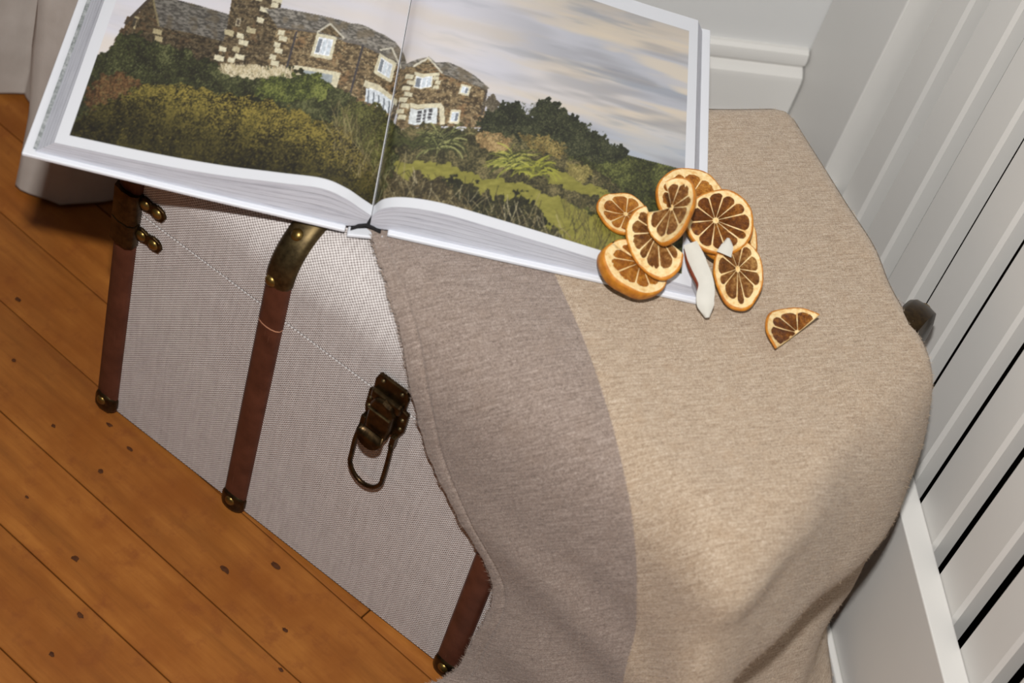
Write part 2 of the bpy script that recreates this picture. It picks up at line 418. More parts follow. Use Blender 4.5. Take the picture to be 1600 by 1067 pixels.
def corner_hinge(x, kind):
    """collar round the corner strap with two riveted arms, one half on the lid and one on the body"""
    for z0, z1, zc in ((s_seam-0.0092, s_seam+0.022, SEAM+0.0150), (s_seam-0.034, s_seam-0.0108, SEAM-0.0185)):
        cr = [(dx*-kind*1.03, o_+0.0022 if o_ > 0 else o_) for dx, o_ in corner_cross(1, 0.0015)]
        co = sweep('corner_hinge', x, z0, z1, cr, BRASSD, trunk)
        pts = []
        for px, pz in ((0.002, .0062), (0.010, .0050), (0.0165, .0068), (0.0225, .0052), (0.0285, .0070), (0.0345, .0054), (0.0370, .0), (0.0345, -.0054), (0.0285, -.0070), (0.0225, -.0052), (0.0165, -.0068), (0.010, -.0050), (0.002, -.0062)):
            pts.append((x-kind*px, zc+pz))
        n = len(pts)
        vs = [(px, -0.0026, pz) for px, pz in pts]+[(px, 0.0004, pz) for px, pz in pts]
        arm = obj('hinge_arm', vs, [tuple(range(n)), tuple(range(2*n-1, n-1, -1))]+[(i, n+i, n+(i+1) % n, (i+1) % n) for i in range(n)], BRASSD, co); bevel(arm, 0.0008)
        for px in (0.0170, 0.0290): rivet(x-kind*px, zc-0.004, 0.0048, co, 0.0024)
corner_hinge(0.0, -1); corner_hinge(0.5065, 1)

# side handle on the left end
def tube(name, pts, r, mat, parent, n=10, closed=False):
    pts = [Vector(p) for p in pts]; vs = []; N = len(pts); fs = []
    prev = None
    for i, p in enumerate(pts):
        if closed: d = (pts[(i+1) % N]-pts[i-1]).normalized()
        else: d = (pts[min(i+1, N-1)]-pts[max(i-1, 0)]).normalized()
        ref = prev if prev is not None else (Vector((0, 1, 0)) if abs(d.y) < 0.9 else Vector((1, 0, 0)))
        a = (ref-d*ref.dot(d)).normalized(); b = d.cross(a); prev = a
        for k in range(n):
            t = 2*math.pi*k/n; vs.append(tuple(p+a*r*math.cos(t)+b*r*math.sin(t)))
    m = N if closed else N-1
    fs = [(i*n+k, i*n+(k+1) % n, ((i+1) % N)*n+(k+1) % n, ((i+1) % N)*n+k) for i in range(m) for k in range(n)]
    if not closed: fs += [tuple(range(n-1, -1, -1)), tuple(range((N-1)*n, N*n))]
    return obj(name, vs, fs, mat, parent, True)

# front latch: lid plate, body plate, sprung tongue with thumb scoop, pull ring
def latch():
    L = empty('latch', (0.2527, -0.0008, 0.2365), trunk); L['label'] = 'dark bronze box latch with a pull ring'
    def plate(name, pts, t0, t1, mat, par, bv=0.0012):
        n = len(pts)
        vs = [(x, -t1, z) for x, z in pts]+[(x, -t0, z) for x, z in pts]
        o = obj(name, vs, [tuple(range(n)), tuple(range(2*n-1, n-1, -1))]+[(i, n+i, n+(i+1) % n, (i+1) % n) for i in range(n)], mat, par)
        bm = bmesh.new(); bm.from_mesh(o.data); bmesh.ops.recalc_face_normals(bm, faces=bm.faces[:]); bm.to_mesh(o.data); bm.free()
        bevel(o, bv, 3); return o
    lp = plate('lid_plate', [(-.0145, .006), (.0145, .006), (.0150, .022), (.0125, .030), (-.0125, .030), (-.0150, .022)], 0, .0032, BRASSD, L)
    plate('hinge_barrel', [(-.0135, .006), (.0135, .006), (.0135, .016), (-.0135, .016)], .002, .0078, BRASSD, L, 0.0026)
    bp = plate('body_plate', [(-.0175, -.010), (-.0175, .009), (-.012, .0115), (.012, .0115), (.0185, .009), (.0185, -.010), (.0150, -.0200), (.006, -.0225), (-.006, -.0225), (-.0150, -.0200)], 0, .0036, BRASSD, L)
    tg = plate('tongue', [(-.0088, -.026), (-.0104, -.012), (-.0104, .004), (-.0075, .0125), (0, .0150), (.0075, .0125), (.0104, .004), (.0104, -.012), (.0088, -.026)], .003, .0112, BRASSD, L, 0.003)
    plate('ridge', [(-.0098, .0005), (.0098, .0005), (.0098, .0024), (-.0098, .0024)], .010, .0126, BRASS, tg, 0.0006)
    # thumb scoop: half disc tipped outwards below the tongue
    vs = []; n = 12
    for r_, d in ((0.0, .0125), (1.0, .0175)):
        for i in range(n+1):
            a = math.pi+math.pi*i/n; vs.append((.0115*math.cos(a)*(r_ if r_ else .85), -d, -.0185+.0125*math.sin(a)*r_*1.0+(0.001 if not r_ else 0)))
    fs = [(i, i+1, n+2+i, n+1+i) for i in range(n)]
    sc = obj('thumb_scoop', vs, fs, BRASSD, tg, True); s_ = sc.modifiers.new('t', 'SOLIDIFY'); s_.thickness = 0.0014
    for x, z, p in ((-.008, .0255, lp), (.009, .0255, lp), (-.0140, .0015, bp), (-.0140, -.0075, bp), (.0148, .0015, bp), (.0148, -.0085, bp)):
        vs = [(x, -.0052, z)]; N = 10
        for rr, h in ((.0012, .0048), (.0019, .0036)):
            for i in range(N): a = 2*math.pi*i/N; vs.append((x+rr*math.cos(a), -h, z+rr*math.sin(a)))
        obj('screw', vs, [(0, 1+i, 1+(i+1) % N) for i in range(N)]+[(1+i, 1+N+i, 1+N+(i+1) % N, 1+(i+1) % N) for i in range(N)], BRASS, p, True)
    for x in (-.0142, .0130):
        plate('ring_lug', [(x-.0022, -.0300), (x+.0022, -.0300), (x+.0022, -.0180), (x-.0022, -.0180)], .0008, .0068, BRASSD, bp, 0.001)
    pts = [(-.0142, -.0052, -.026), (-.0155, -.0056, -.036), (-.0162, -.0060, -.048), (-.0158, -.0062, -.060)]
    pts += [(-.0005+.0153*math.cos(a), -.0064, -.068+.0185*math.sin(a)) for a in np.linspace(math.pi*1.06, math.pi*1.94, 12)]
    pts += [(.0145, -.0062, -.060), (.0143, -.0060, -.048), (.0137, -.0056, -.036), (.0130, -.0052, -.026)]
    tube('pull_ring', pts, 0.0019, BRASSD, L)
latch()
#PART3
# ------------------------------------------------------------------ throw blanket
def catmull(pts, n):
    pts = np.array(pts, float); P = np.concatenate([[2*pts[0]-pts[1]], pts, [2*pts[-1]-pts[-2]]]); m = len(pts)-1
    t = np.linspace(0, m, n); i = np.minimum(t.astype(int), m-1); f = (t-i).reshape((-1,)+(1,)*(pts.ndim-1))
    p0, p1, p2, p3 = P[i], P[i+1], P[i+2], P[i+3]
    return .5*((2*p1)+(-p0+p2)*f+(2*p0-5*p1+4*p2-p3)*f*f+(-p0+3*p1-3*p2+p3)*f**3)
E1 = np.array([.8202, -.5721]); E2 = np.array([.5721, .8202]); A0 = np.array([.1944, .0311]); ZT = .3335
BW = [0.0, 0.05, 0.12, 0.16, 0.22, 0.28, 0.33, 0.384]
STRIPE = 0.120
def top_pt(t, w, z=ZT): p = A0+E1*t+E2*w; return (p[0], p[1], z)
DROP = {   # from the lid edge down to the floor, one line of points for each line of the weave
 0: [(.1750, .0445, .3330), (.2107, .0203, .3270), (.2405, .003, .3125), (.2665, -.0085, .2820), (.2928, -.0090, .2340), (.3280, -.0095, .1990), (.3680, -.0100, .1635), (.3815, -.0115, .1330), (.3805, -.0135, .0850), (.3760, -.0200, .0350), (.3500, -.0500, .0100), (.3150, -.1000, .0080)],
 1: [(.2590, .0455, .3330), (.2920, .0220, .3275), (.3210, .0037, .3135), (.3440, -.0078, .2870), (.3660, -.0115, .2460), (.3910, -.0135, .2120), (.4185, -.0145, .1790), (.4300, -.0170, .1450), (.4320, -.0210, .0950), (.4310, -.0300, .0450), (.4180, -.0650, .0130), (.3960, -.1150, .0090)],
 2: [(.3775, .0465, .3332), (.4060, .0240, .3286), (.4340, .0045, .3145), (.4540, -.0065, .2940), (.4700, -.0100, .2620), (.4805, -.0120, .2310), (.4885, -.0140, .2000), (.4975, -.0180, .1580), (.5030, -.0240, .1100), (.5060, -.0400, .0600), (.5060, -.0750, .0200), (.5020, -.1300, .0100)],
 3: [(.4540, .0460, .3333), (.4840, .0245, .3325), (.5120, .0040, .3225), (.5320, -.0110, .3000), (.5350, -.0160, .2660), (.5410, -.0220, .2340), (.5455, -.0290, .1980), (.5440, -.0330, .1600), (.5450, -.0400, .1200), (.5490, -.0540, .0800), (.5620, -.0880, .0400), (.5800, -.1450, .0180)],
 4: [(.4760, .1030, .3335), (.5000, .0860, .3350), (.5250, .0690, .3325), (.5415, .0570, .3150), (.5480, .0500, .2850), (.5550, .0420, .2520), (.5610, .0340, .2140), (.5520, .0220, .1600), (.5580, .0110, .1200), (.5690, -.0060, .0820), (.5880, -.0350, .0520), (.6220, -.0850, .0300)],
 5: [(.4776, .1750, .3335), (.5005, .1590, .3345), (.5250, .1440, .3320), (.5415, .1350, .3140), (.5530, .1280, .2880), (.5625, .1210, .2540), (.5700, .1135, .2140), (.5560, .0990, .1530), (.5670, .0890, .1140), (.5810, .0700, .0800), (.5990, .0440, .0560), (.6300, .0040, .0360)],
 6: [(.4775, .2360, .3338), (.5010, .2200, .3345), (.5265, .2058, .3320), (.5460, .1980, .3160), (.5600, .1920, .2900), (.5720, .1860, .2540), (.5800, .1800, .2100), (.5640, .1680, .1450), (.5760, .1600, .1080), (.5900, .1430, .0760), (.6040, .1200, .0560), (.6320, .0820, .0400)],
 7: [(.4768, .2960, .3340), (.5050, .2765, .3340), (.5285, .2615, .3325), (.5445, .2545, .3200), (.5540, .2520, .2960), (.5645, .2480, .2580), (.5720, .2435, .2130), (.5772, .2380, .1580), (.5780, .2368, .1050), (.5735, .2415, .0540), (.5875, .2255, .0400), (.6150, .1920, .0300)]}
def make_blanket():
    cols = []
    tmin = -0.117
    for j, w in enumerate(BW):
        d = DROP[j]; e = np.array(d[0][:2]); te = (e-A0)@E1; 
        top = []
        for k, f in enumerate((0, .3, .6, .85)):
            t = tmin+(te-0.012-tmin)*f
            x, y, z = top_pt(t, w)
            over = max(0, y-(TD+0.004))
            if over > 0: z -= 0.10*over
            top.append((x, y, z))
        cols.append(top+d)
    G = np.array(cols)                       # [w][s][3]
    NS, NW = 210, 150
    G2 = catmull(G.transpose(1, 0, 2), NS)   # along the length
    dens = np.concatenate([np.linspace(0, .35, 22)[:-1], np.linspace(.35, 7, NW-21)])
    cols2 = G2.transpose(1, 0, 2); m = len(BW)-1
    PP_ = np.concatenate([[2*cols2[0]-cols2[1]], cols2, [2*cols2[-1]-cols2[-2]]])
    i = np.minimum(dens.astype(int), m-1); f = (dens-i)[:, None, None]
    p0, p1, p2, p3 = PP_[i], PP_[i+1], PP_[i+2], PP_[i+3]
    S = .5*((2*p1)+(-p0+p2)*f+(2*p0-5*p1+4*p2-p3)*f*f+(-p0+3*p1-3*p2+p3)*f**3)   # [w][s][3]
    wv = np.interp(dens, range(len(BW)), BW)
    # normals
    du = np.gradient(S, axis=1); dv = np.gradient(S, axis=0)
    N = np.cross(du, dv); N /= np.linalg.norm(N, axis=2, keepdims=True)+1e-12
    if N[NW//2, 20, 2] < 0: N = -N
    arc = np.concatenate([np.zeros((S.shape[0], 1)), np.cumsum(np.linalg.norm(np.diff(S, axis=1), axis=2), axis=1)], 1)
    tt = arc+tmin
    # soft waviness of wool, hem line stitched in, sagging fold on the hanging front
    rs = np.random.RandomState(3)
    hang = np.clip((tt-0.25)/0.15, 0, 1)
    wav = 0.0008*np.sin(tt*38+wv[:, None]*31)+0.0006*np.sin(tt*71-wv[:, None]*57+1.3)
    zz = S[:, :, 2]
    onfront = np.clip((0.26-zz)/0.06, 0, 1)*np.clip((zz-0.03)/0.05, 0, 1)
    wav = wav*(0.35+0.65*hang)+0.0030*onfront*np.sin((zz-0.02*np.sin(wv[:, None]*20))*74+wv[:, None]*17)*np.exp(-((wv[:, None]-0.075)/0.07)**2)
    hem = -0.0012*np.exp(-((wv[:, None]-0.0112)/0.0011)**2)+0.0006*np.exp(-((wv[:, None]-0.005)/0.004)**2)
    edge = np.clip(wv[:, None]/0.006, 0, 1)
    S = S+N*(wav+hem)[:, :, None]
    # frayed edge wobble
    S[0] += E2_3*((rs.rand(S.shape[1])-0.5)*0.0016)[:, None]; 
    nW, nS = S.shape[:2]
    idx = np.arange(nW*nS).reshape(nW, nS)
    fc = np.stack([idx[:-1, :-1], idx[:-1, 1:], idx[1:, 1:], idx[1:, :-1]], -1).reshape(-1, 4)
    # rounded corner of the cloth and a soft rolled edge
    rad = 0.016; a_ = arc; b_ = (wv[-1]-wv)[:, None]+0*arc
    p_ = np.clip((rad-a_)/rad, 0, 1); q_ = np.clip((rad-b_)/rad, 0, 1); both = (p_ > 0) & (q_ > 0)
    p2, q2 = p_*np.sqrt(1-q_**2/2), q_*np.sqrt(1-p_**2/2)
    E1_3 = np.array([E1[0], E1[1], 0])
    S = S+np.where(both, (p_-p2)*rad, 0)[..., None]*E1_3-np.where(both, (q_-q2)*rad, 0)[..., None]*E2_3
    roll = np.maximum(np.clip(1-b_/0.010, 0, 1), np.clip(1-a_/0.010, 0, 1))**2
    S = S-N*(roll*0.0035)[..., None]
    uv = np.stack([tt, np.broadcast_to(wv[:, None], tt.shape)], -1).reshape(-1, 2)
    t = NT('melange_wool'); tc = t.n('ShaderNodeTexCoord'); sep = t.n('ShaderNodeSeparateXYZ'); t.link(tc.outputs['UV'], sep.inputs[0])
    v = t.coords('UV')
    jag = t.math('MULTIPLY', t.math('SUBTRACT', t.noise(v, 700, 2), 0.5), 0.0022)
    wj = t.math('ADD', sep.outputs[1], jag)
    st = t.math('GREATER_THAN', wj, STRIPE)
    beige = rgba(176, 156, 134); taupe = rgba(146, 130, 120)
    c = t.mix(st, taupe, beige)
    m1 = t.n('ShaderNodeMapping'); t.link(v, m1.inputs[0]); m1.inputs['Scale'].default_value = (1.0, 0.16, 1)
    weft = t.noise(m1.outputs[0], 420, 4, 0.6)
    mid = t.noise(v, 55, 5, 0.65); fine = t.noise(v, 1100, 3, 0.7); mott = t.noise(v, 420, 3, 0.6)
    # twill rows
    tw = t.math('MULTIPLY', t.math('SINE', t.math('MULTIPLY', t.math('ADD', t.math('ADD', sep.outputs[0], t.math('MULTIPLY', sep.outputs[1], 0.7)), t.math('MULTIPLY', mott, 0.003)), 2*math.pi/0.0024)), t.math('SINE', t.math('MULTIPLY', t.math('SUBTRACT', sep.outputs[1], t.math('MULTIPLY', mott, 0.002)), 2*math.pi/0.0030)))
    f = t.math('ADD', t.math('MULTIPLY', weft, 0.30), t.math('ADD', t.math('MULTIPLY', fine, 0.52), t.math('ADD', t.math('MULTIPLY', mott, 0.30), t.math('MULTIPLY', tw, 0.045))))
    dk = t.mix(st, rgba(104, 90, 81), rgba(132, 110, 89)); lt = t.mix(st, rgba(184, 170, 160), rgba(208, 193, 175))
    c = t.mix(t.ramp(f, [(0.42, (1, 1, 1, 1)), (0.57, (0, 0, 0, 1))]), c, dk)
    c = t.mix(t.ramp(f, [(0.58, (0, 0, 0, 1)), (0.73, (1, 1, 1, 1))]), c, lt)
    c = t.mix(t.ramp(mid, [(0.50, (0, 0, 0, 1)), (0.80, (.35, .35, .35, 1))]), c, t.mix(st, rgba(140, 120, 104), rgba(172, 144, 114)))
    t.set(Base_Color=c, Roughness=0.95); t.b.inputs['Specular IOR Level'].default_value = 0.1
    t.b.inputs['Sheen Weight'].default_value = 0.25; t.b.inputs['Sheen Roughness'].default_value = 0.5
    t.bump(f, 0.8, 0.0018)
    root = obj('throw_blanket', S.reshape(-1, 3), fc, t.m, None, True, uv)
    s_ = root.modifiers.new('thickness', 'SOLIDIFY'); s_.thickness = 0.0048; s_.offset = -1
    tag(root, 'beige wool throw blanket with a taupe border draped over the trunk', 'blanket')
    # loose fibres along the frayed border and over the nap
    def fibres(name, n, wsel, lmin, lmax, wid, col, seed):
        r = np.random.RandomState(seed); vs = []; 
        a = wsel(r, n); b_ = r.rand(n)*(nS-3)+1
        ia = np.clip(np.searchsorted(wv, a), 0, nW-1); ib = b_.astype(int)
        p = S[ia, ib]; nn = N[ia, ib]; tu = du[ia, ib]; tu = tu/np.linalg.norm(tu, axis=1, keepdims=True); tv = np.cross(nn, tu)
        p = p+tu*(r.rand(n, 1)-.5)*0.004
        th = r.rand(n)*2*np.pi; L = lmin+(lmax-lmin)*r.rand(n)
        return p, nn, tu, tv, th, L, r, ib, ia
    wool_t = plain('taupe_fibre', rgba(150, 134, 123), 0.95, 0.1, 0.1, 200)
    # fringe hairs: point away from the cloth across the hem
    p, nn, tu, tv, th, L, r, ib, ia = fibres('f', 2600, lambda r, n: np.zeros(n), .002, .0048, 0, 0, 5)
    out = S[0, ib]-S[4, ib]; out /= np.linalg.norm(out, axis=1, keepdims=True)
    d = out+tu*(r.randn(len(p), 1)*.55)+nn*(r.randn(len(p), 1)*.35-.1); d /= np.linalg.norm(d, axis=1, keepdims=True)
    q = p-nn*(r.rand(len(p), 1)*.004); side = np.cross(d, nn); side /= np.linalg.norm(side, axis=1, keepdims=True)
    vs = np.concatenate([q-side*.00028, q+side*.00028, q+d*L[:, None]], 0); n = len(p)
    fr = obj('fringe', vs, np.stack([np.arange(n), np.arange(n)+n, np.arange(n)+2*n], -1), wool_t, root); fr['kind'] = 'stuff'
    # nap
    for nm, lo, hi, cnt, mt, sd in (('nap', 0.001, STRIPE, 16000, wool_t, 7), ('nap', STRIPE, BW[-1], 30000, plain('beige_fibre', rgba(182, 163, 142), 0.95, 0.1, 0.1, 200), 8)):
        p, nn, tu, tv, th, L, r, ib, ia = fibres('n', cnt, lambda r, n: lo+(hi-lo)*r.rand(n), .0012, .0036, 0, 0, sd)
        d = nn*(.35+.5*r.rand(len(p), 1))+tu*np.cos(th)[:, None]*.8+tv*np.sin(th)[:, None]*.8; d /= np.linalg.norm(d, axis=1, keepdims=True)
        side = np.cross(d, nn); side /= np.linalg.norm(side, axis=1, keepdims=True)+1e-9
        vs = np.concatenate([p-side*.00012, p+side*.00012, p+d*L[:, None]], 0); n = len(p)
        o = obj(nm, vs, np.stack([np.arange(n), np.arange(n)+n, np.arange(n)+2*n], -1), mt, root); o['kind'] = 'stuff'
E2_3 = np.array([.5721, .8202, 0.0])
make_blanket()
#PART4
# ------------------------------------------------------------------ open book
BB = np.array([.8526, .5225]); BV = np.array([-.5225, .8526]); BL = np.array([-.0234, -.0891]); BZ = 0.3345
BVH = 0.3005       # page height
def bk(u, v, z): q = BL+BB*u+BV*v; return (q[0], q[1], BZ+z)
LTOP = [(.0205, .0155), (.082, .0162), (.131, .0191), (.172, .0244), (.2016, .0281), (.2188, .024), (.2316, .0171), (.2398, .0127)]
RTOP = [(.2402, .0127), (.2465, .0219), (.2608, .0277), (.2856, .0298), (.3201, .0271), (.3731, .0216), (.42, .0165), (.4700, .0125)]
LBOT = [(.0075, .0028), (.060, .0015), (.12, -.0005), (.17, -.0018), (.205, -.0024), (.224, -.0020), (.2320, .0008), (.2378, .0040)]
RBOT = [(.2406, .0040), (.2470, .0020), (.2590, .0031), (.285, .0031), (.325, .0031), (.375, .0031), (.425, .0031), (.4765, .0031)]

def picture():
    """the printed double-page photograph: a stone house above hedges and a lawn, under a cloudy sky"""
    X0, Y0, WC, HC = 60, -70, 1060, 540
    yy, xx = np.mgrid[0:HC, 0:WC].astype(float); x = xx+X0; y = yy+Y0
    tabs = [np.random.RandomState(90+k).rand(256, 256) for k in range(8)]
    def vn(a, b, k=0):
        a = a+1000; b = b+1000
        ia = np.floor(a).astype(int); ib = np.floor(b).astype(int); fa = a-ia; fb = b-ib
        fa = fa*fa*(3-2*fa); fb = fb*fb*(3-2*fb); T = tabs[k % 8]
        g = lambda i, j: T[(ib+j) % 256, (ia+i) % 256]
        return (g(0, 0)*(1-fa)+g(1, 0)*fa)*(1-fb)+(g(0, 1)*(1-fa)+g(1, 1)*fa)*fb
    def fbm(a, b, k=0, o=4):
        s = 0; w = .5; t = 0
        for i in range(o): s = s+w*vn(a*2**i, b*2**i, k+i); t += w; w *= .55
        return s/t
    def ss(a, b, q): q = np.clip((q-a)/(b-a), 0, 1); return q*q*(3-2*q)
    def inside(pts, amp=0, sc=8, k=0):
        pad = 3+3*amp; xs_ = [p[0] for p in pts]; ys_ = [p[1] for p in pts]
        w = (slice(max(0, int(min(ys_)-pad-Y0)), max(0, int(max(ys_)+pad-Y0))), slice(max(0, int(min(xs_)-pad-X0)), max(0, int(max(xs_)+pad-X0))))
        out = np.zeros(x.shape, bool); px = x[w]; py = y[w]
        if amp: px, py = px+amp*4*(fbm(px/sc, py/sc, k, 3)-.5), py+amp*4*(fbm(px/sc, py/sc, k+3, 3)-.5)
        r = np.zeros(px.shape, bool); n = len(pts)
        for i in range(n):
            (x0, y0), (x1, y1) = pts[i], pts[(i+1) % n]
            if y0 == y1: continue
            c = ((y0 > py) != (y1 > py)) & (px < (x1-x0)*(py-y0)/(y1-y0)+x0); r ^= c
        out[w] = r
        return out
    def rough(pts, amp, sc, k=0): return inside(pts, amp, sc, k)
    C = np.zeros((HC, WC, 3))
    A = lambda *c: np.array(c, float)
    def lerp(a, b, f): f = np.asarray(f)[..., None]; return a*(1-f)+b*f
    # sky
    a = x+.30*y; c = y-.27*x
    n1 = fbm(a/230, c/30, 0, 4); n2 = fbm(a/120+5, c/13+3, 2, 4); n3 = fbm(a/320+9, c/60, 4, 3)
    wr = ss(640, 1000, x)
    sky = lerp(A(206, 204, 214)+0*C, A(172, 174, 184), wr)
    sky = lerp(sky, A(214, 202, 190), ss(.45, .75, n3)*.75)
    sky = lerp(sky, A(205, 190, 170), ss(.52, .72, n1)*(.15+.75*wr))
    sky = lerp(sky, A(142, 148, 160), ss(.52, .28, n2)*(.12+.62*wr))
    sky = lerp(sky, A(158, 168, 184), ss(170, 260, y-.0*x)*wr*.75)
    n4 = fbm(a/190+2, c/21+7, 5, 3)
    sky = lerp(sky, A(138, 138, 144), ss(.52, .30, n4)*wr*.55)
    sky = lerp(sky, A(212, 196, 172), ss(.55, .72, n4)*wr*.7*ss(260, 150, y))
    sky = lerp(sky, A(150, 148, 150), ss(70, -20, y-(x-880)*.15)*ss(800, 950, x)*.6)
    C = sky
    def win(mask):
        r_ = np.flatnonzero(mask.any(1)); c_ = np.flatnonzero(mask.any(0))
        if len(r_) == 0: return None
        return (slice(r_[0], r_[-1]+1), slice(c_[0], c_[-1]+1))
    def leaf(mask, dark, mid, light, sc=1.7, dens=.62, k=0, coarse=16):
        w = win(mask)
        if w is None: return
        X_, Y_, m = x[w], y[w], mask[w]
        s1 = fbm(X_/sc, Y_/sc, k, 2); cc = fbm(X_/coarse, Y_/coarse, k+2, 3)
        q = s1*.62+cc*.5
        col = lerp(A(*dark)+np.zeros(X_.shape+(3,)), A(*mid), ss(.38, .62, q)); col = lerp(col, A(*light), ss(dens, dens+.12, q))
        C[w][m] = col[m]
    def stone(mask, k=0, dim=1.0, cs=5.0):
        w_ = win(mask)
        if w_ is None: return
        X_, Y_, m = x[w_], y[w_], mask[w_]
        u = (X_*.97+Y_*.25); w = (-X_*.25+Y_*.97)
        s1 = vn(u/cs, w/(cs*.55), k); s2 = fbm(u/2.0, w/1.5, k+3, 2); cc = fbm(X_/18, Y_/18, k+1, 2)
        col = lerp(A(64, 52, 37)+np.zeros(X_.shape+(3,)), A(142, 120, 84), ss(.22, .78, s1*.5+s2*.55)); col = lerp(col, A(138, 96, 60), ss(.62, .8, s1*.4+cc*.65)*.45)
        col = lerp(col, A(188, 170, 130), ss(.64, .84, s2))
        C[w_][m] = (col*dim)[m]
    def slate(mask, k=0, dim=1.0):
        w_ = win(mask)
        if w_ is None: return
        X_, Y_, m = x[w_], y[w_], mask[w_]
        u = (X_*.96+Y_*.28); w = (-X_*.28+Y_*.96)
        s1 = fbm(u/5, w/1.7, k, 3); s2 = fbm(X_/12, Y_/12, k+2, 2)
        col = lerp(A(78, 74, 68)+np.zeros(X_.shape+(3,)), A(146, 140, 130), ss(.3, .7, s1)); col = lerp(col, A(112, 98, 76), ss(.5, .75, s2)*.6)
        C[w_][m] = (col*dim)[m]
    def fill(pts, col, amp=0, sc=8):
        m = rough(pts, amp, sc) if amp else inside(pts)
        w = win(m)
        if w is None: return
        j = .9+.2*vn(x[w]/2.5, y[w]/2.5, 5)
        C[w][m[w]] = (A(*col)*j[..., None])[m[w]]
    def quad(cx, cy, w, h, ang=14, lean=-12):
        e = A(math.cos(math.radians(ang)), math.sin(math.radians(ang))); f = A(math.sin(math.radians(-lean)), -math.cos(math.radians(lean)))
        o = A(cx, cy); return [tuple(o-e*w/2-f*h/2), tuple(o+e*w/2-f*h/2), tuple(o+e*w/2+f*h/2), tuple(o-e*w/2+f*h/2)]
    CREAM = (206, 198, 168); GLASS = (196, 206, 216)
    # far wing of the house
    leaf(rough([(150, 120), (196, 40), (236, 5), (210, 60), (215, 110)], 4, 9), (52, 40, 28), (92, 72, 48), (120, 96, 66), 1.7, .6, 1)
    slate(inside([(236, -4), (300, 12), (364, 31), (352, 74), (306, 62), (247, 48)]), 1, .82)
    stone(inside([(236, 0), (247, 48), (306, 60), (352, 72), (334, 112), (190, 104), (192, 62)]), 0, .62)
    fill([(236, 0), (239, 0), (249, 48), (246, 48)], (124, 112, 80))
    fill([(236, -2), (240, 2), (196, 46), (193, 42)], (66, 56, 46))
    for q in ((213, 34, 8, 3), (210, 45, 3, 14), (245, 56, 14, 8), (247, 67, 12, 8)): fill(quad(*q), (164, 150, 112))
    fill(quad(209, 40, 5, 12), (60, 54, 44))
    # tower
    stone(inside([(374, -70), (450, -70), (441, 2), (436, 22), (417, 22), (432, 47), (416, 125), (332, 116), (352, 58)]), 2, .78)
    for i, (qx, qy) in enumerate(((404, 4), (412, 22), (405, 38), (391, 54), (374, 62), (379, 73), (368, 83), (373, 95), (360, 100), (357, 57), (347, 83), (341, 97), (398, -10), (432, 6), (428, 14), (400, -30))):
        fill(quad(qx, qy, 15 if i % 2 else 11, 8), CREAM if i % 3 else (178, 166, 130), .6, 4)
    fill(quad(371, 41, 7, 12), (170, 158, 130)); fill(quad(371, 41, 4, 8), (82, 70, 56))
    # main range: wall, roof, gables, windows
    wall = [(432, 47), (490, 56), (537, 67), (587, 84), (620, 102), (636, 118), (622, 175), (606, 215), (560, 190), (500, 150), (410, 128)]
    stone(inside(wall), 4)
    slate(inside([(414, 21), (438, 18), (512, 33), (559, 44), (597, 59), (617, 72), (630, 92), (637, 112), (631, 116), (587, 86), (537, 69), (490, 58), (432, 48)]), 3)
    fill([(432, 46), (490, 55), (491, 58), (432, 49)], (96, 90, 84)); fill([(536, 66), (587, 83), (632, 113), (630, 117), (586, 87), (536, 70)], (104, 98, 92))
    for i in range(8):
        fill(quad(441-i*3.2+(3 if i % 2 else -3), 57+i*9.6, 13 if i % 2 else 10, 8), CREAM, .5, 4)
    stone(inside([(497, 56), (514, 44), (520, 46), (536, 66)]), 4, .9)
    for p, q in (((494, 57), (515, 43)), ((515, 43), (537, 66)), ((592, 84), (611, 81)), ((611, 81), (624, 112))):
        d = A(*q)-A(*p); nrm = A(-d[1], d[0])/np.hypot(*d)*1.5
        fill([tuple(A(*p)-nrm), tuple(A(*q)-nrm), tuple(A(*q)+nrm), tuple(A(*p)+nrm)], (190, 184, 166))
    def window(pts, panes, surround=2.6):
        P_ = [A(*p) for p in pts]; cen = sum(P_)/4
        fill([tuple(cen+(p-cen)*(1+surround*2.6/np.hypot(*(p-cen)))) for p in P_], CREAM, .5, 4)
        fill(pts, (226, 230, 236))
        for k in range(panes):
            f0 = (k+.14)/panes; f1 = (k+.86)/panes; L = lambda f, g: (P_[0]*(1-f)+P_[1]*f)*(1-g)+(P_[3]*(1-f)+P_[2]*f)*g
            dk = GLASS if (k*7+panes) % 3 else (120, 128, 138)
            fill([tuple(L(f0, .1)), tuple(L(f1, .1)), tuple(L(f1, .92)), tuple(L(f0, .92))], dk)
    window([(497, 64), (520, 68), (513, 94), (489, 90)], 3)
    fill([(458, 108), (532, 119), (529, 126), (456, 114)], CREAM); fill([(468, 115), (520, 123), (518, 136), (462, 132)], (150, 158, 162)); fill([(519, 122), (530, 124), (525, 142), (516, 140)], CREAM)
    window([(594, 95), (612, 107), (607, 129), (588, 117)], 3)
    fill([(569, 131), (590, 138), (620, 163), (618, 172), (588, 148), (566, 141)], CREAM); window([(574, 142), (592, 149), (611, 164), (603, 182), (572, 165)][:4], 4, 1.0)
    fill([(571, 143), (592, 150), (612, 166), (606, 184), (588, 172), (569, 164)], (206, 214, 222))
    for k in range(5): fill([(574+8*k, 146+k*4.4), (576+8*k, 147+k*4.4), (574+8*k, 168+k*4), (572+8*k, 167+k*4)], (104, 112, 122))
    for p, q in (((462, 56), (445, 118)), ((565, 78), (544, 158))):
        fill([(p[0]-1.6, p[1]), (p[0]+1.6, p[1]), (q[0]+1.6, q[1]), (q[0]-1.6, q[1])], (64, 60, 64))
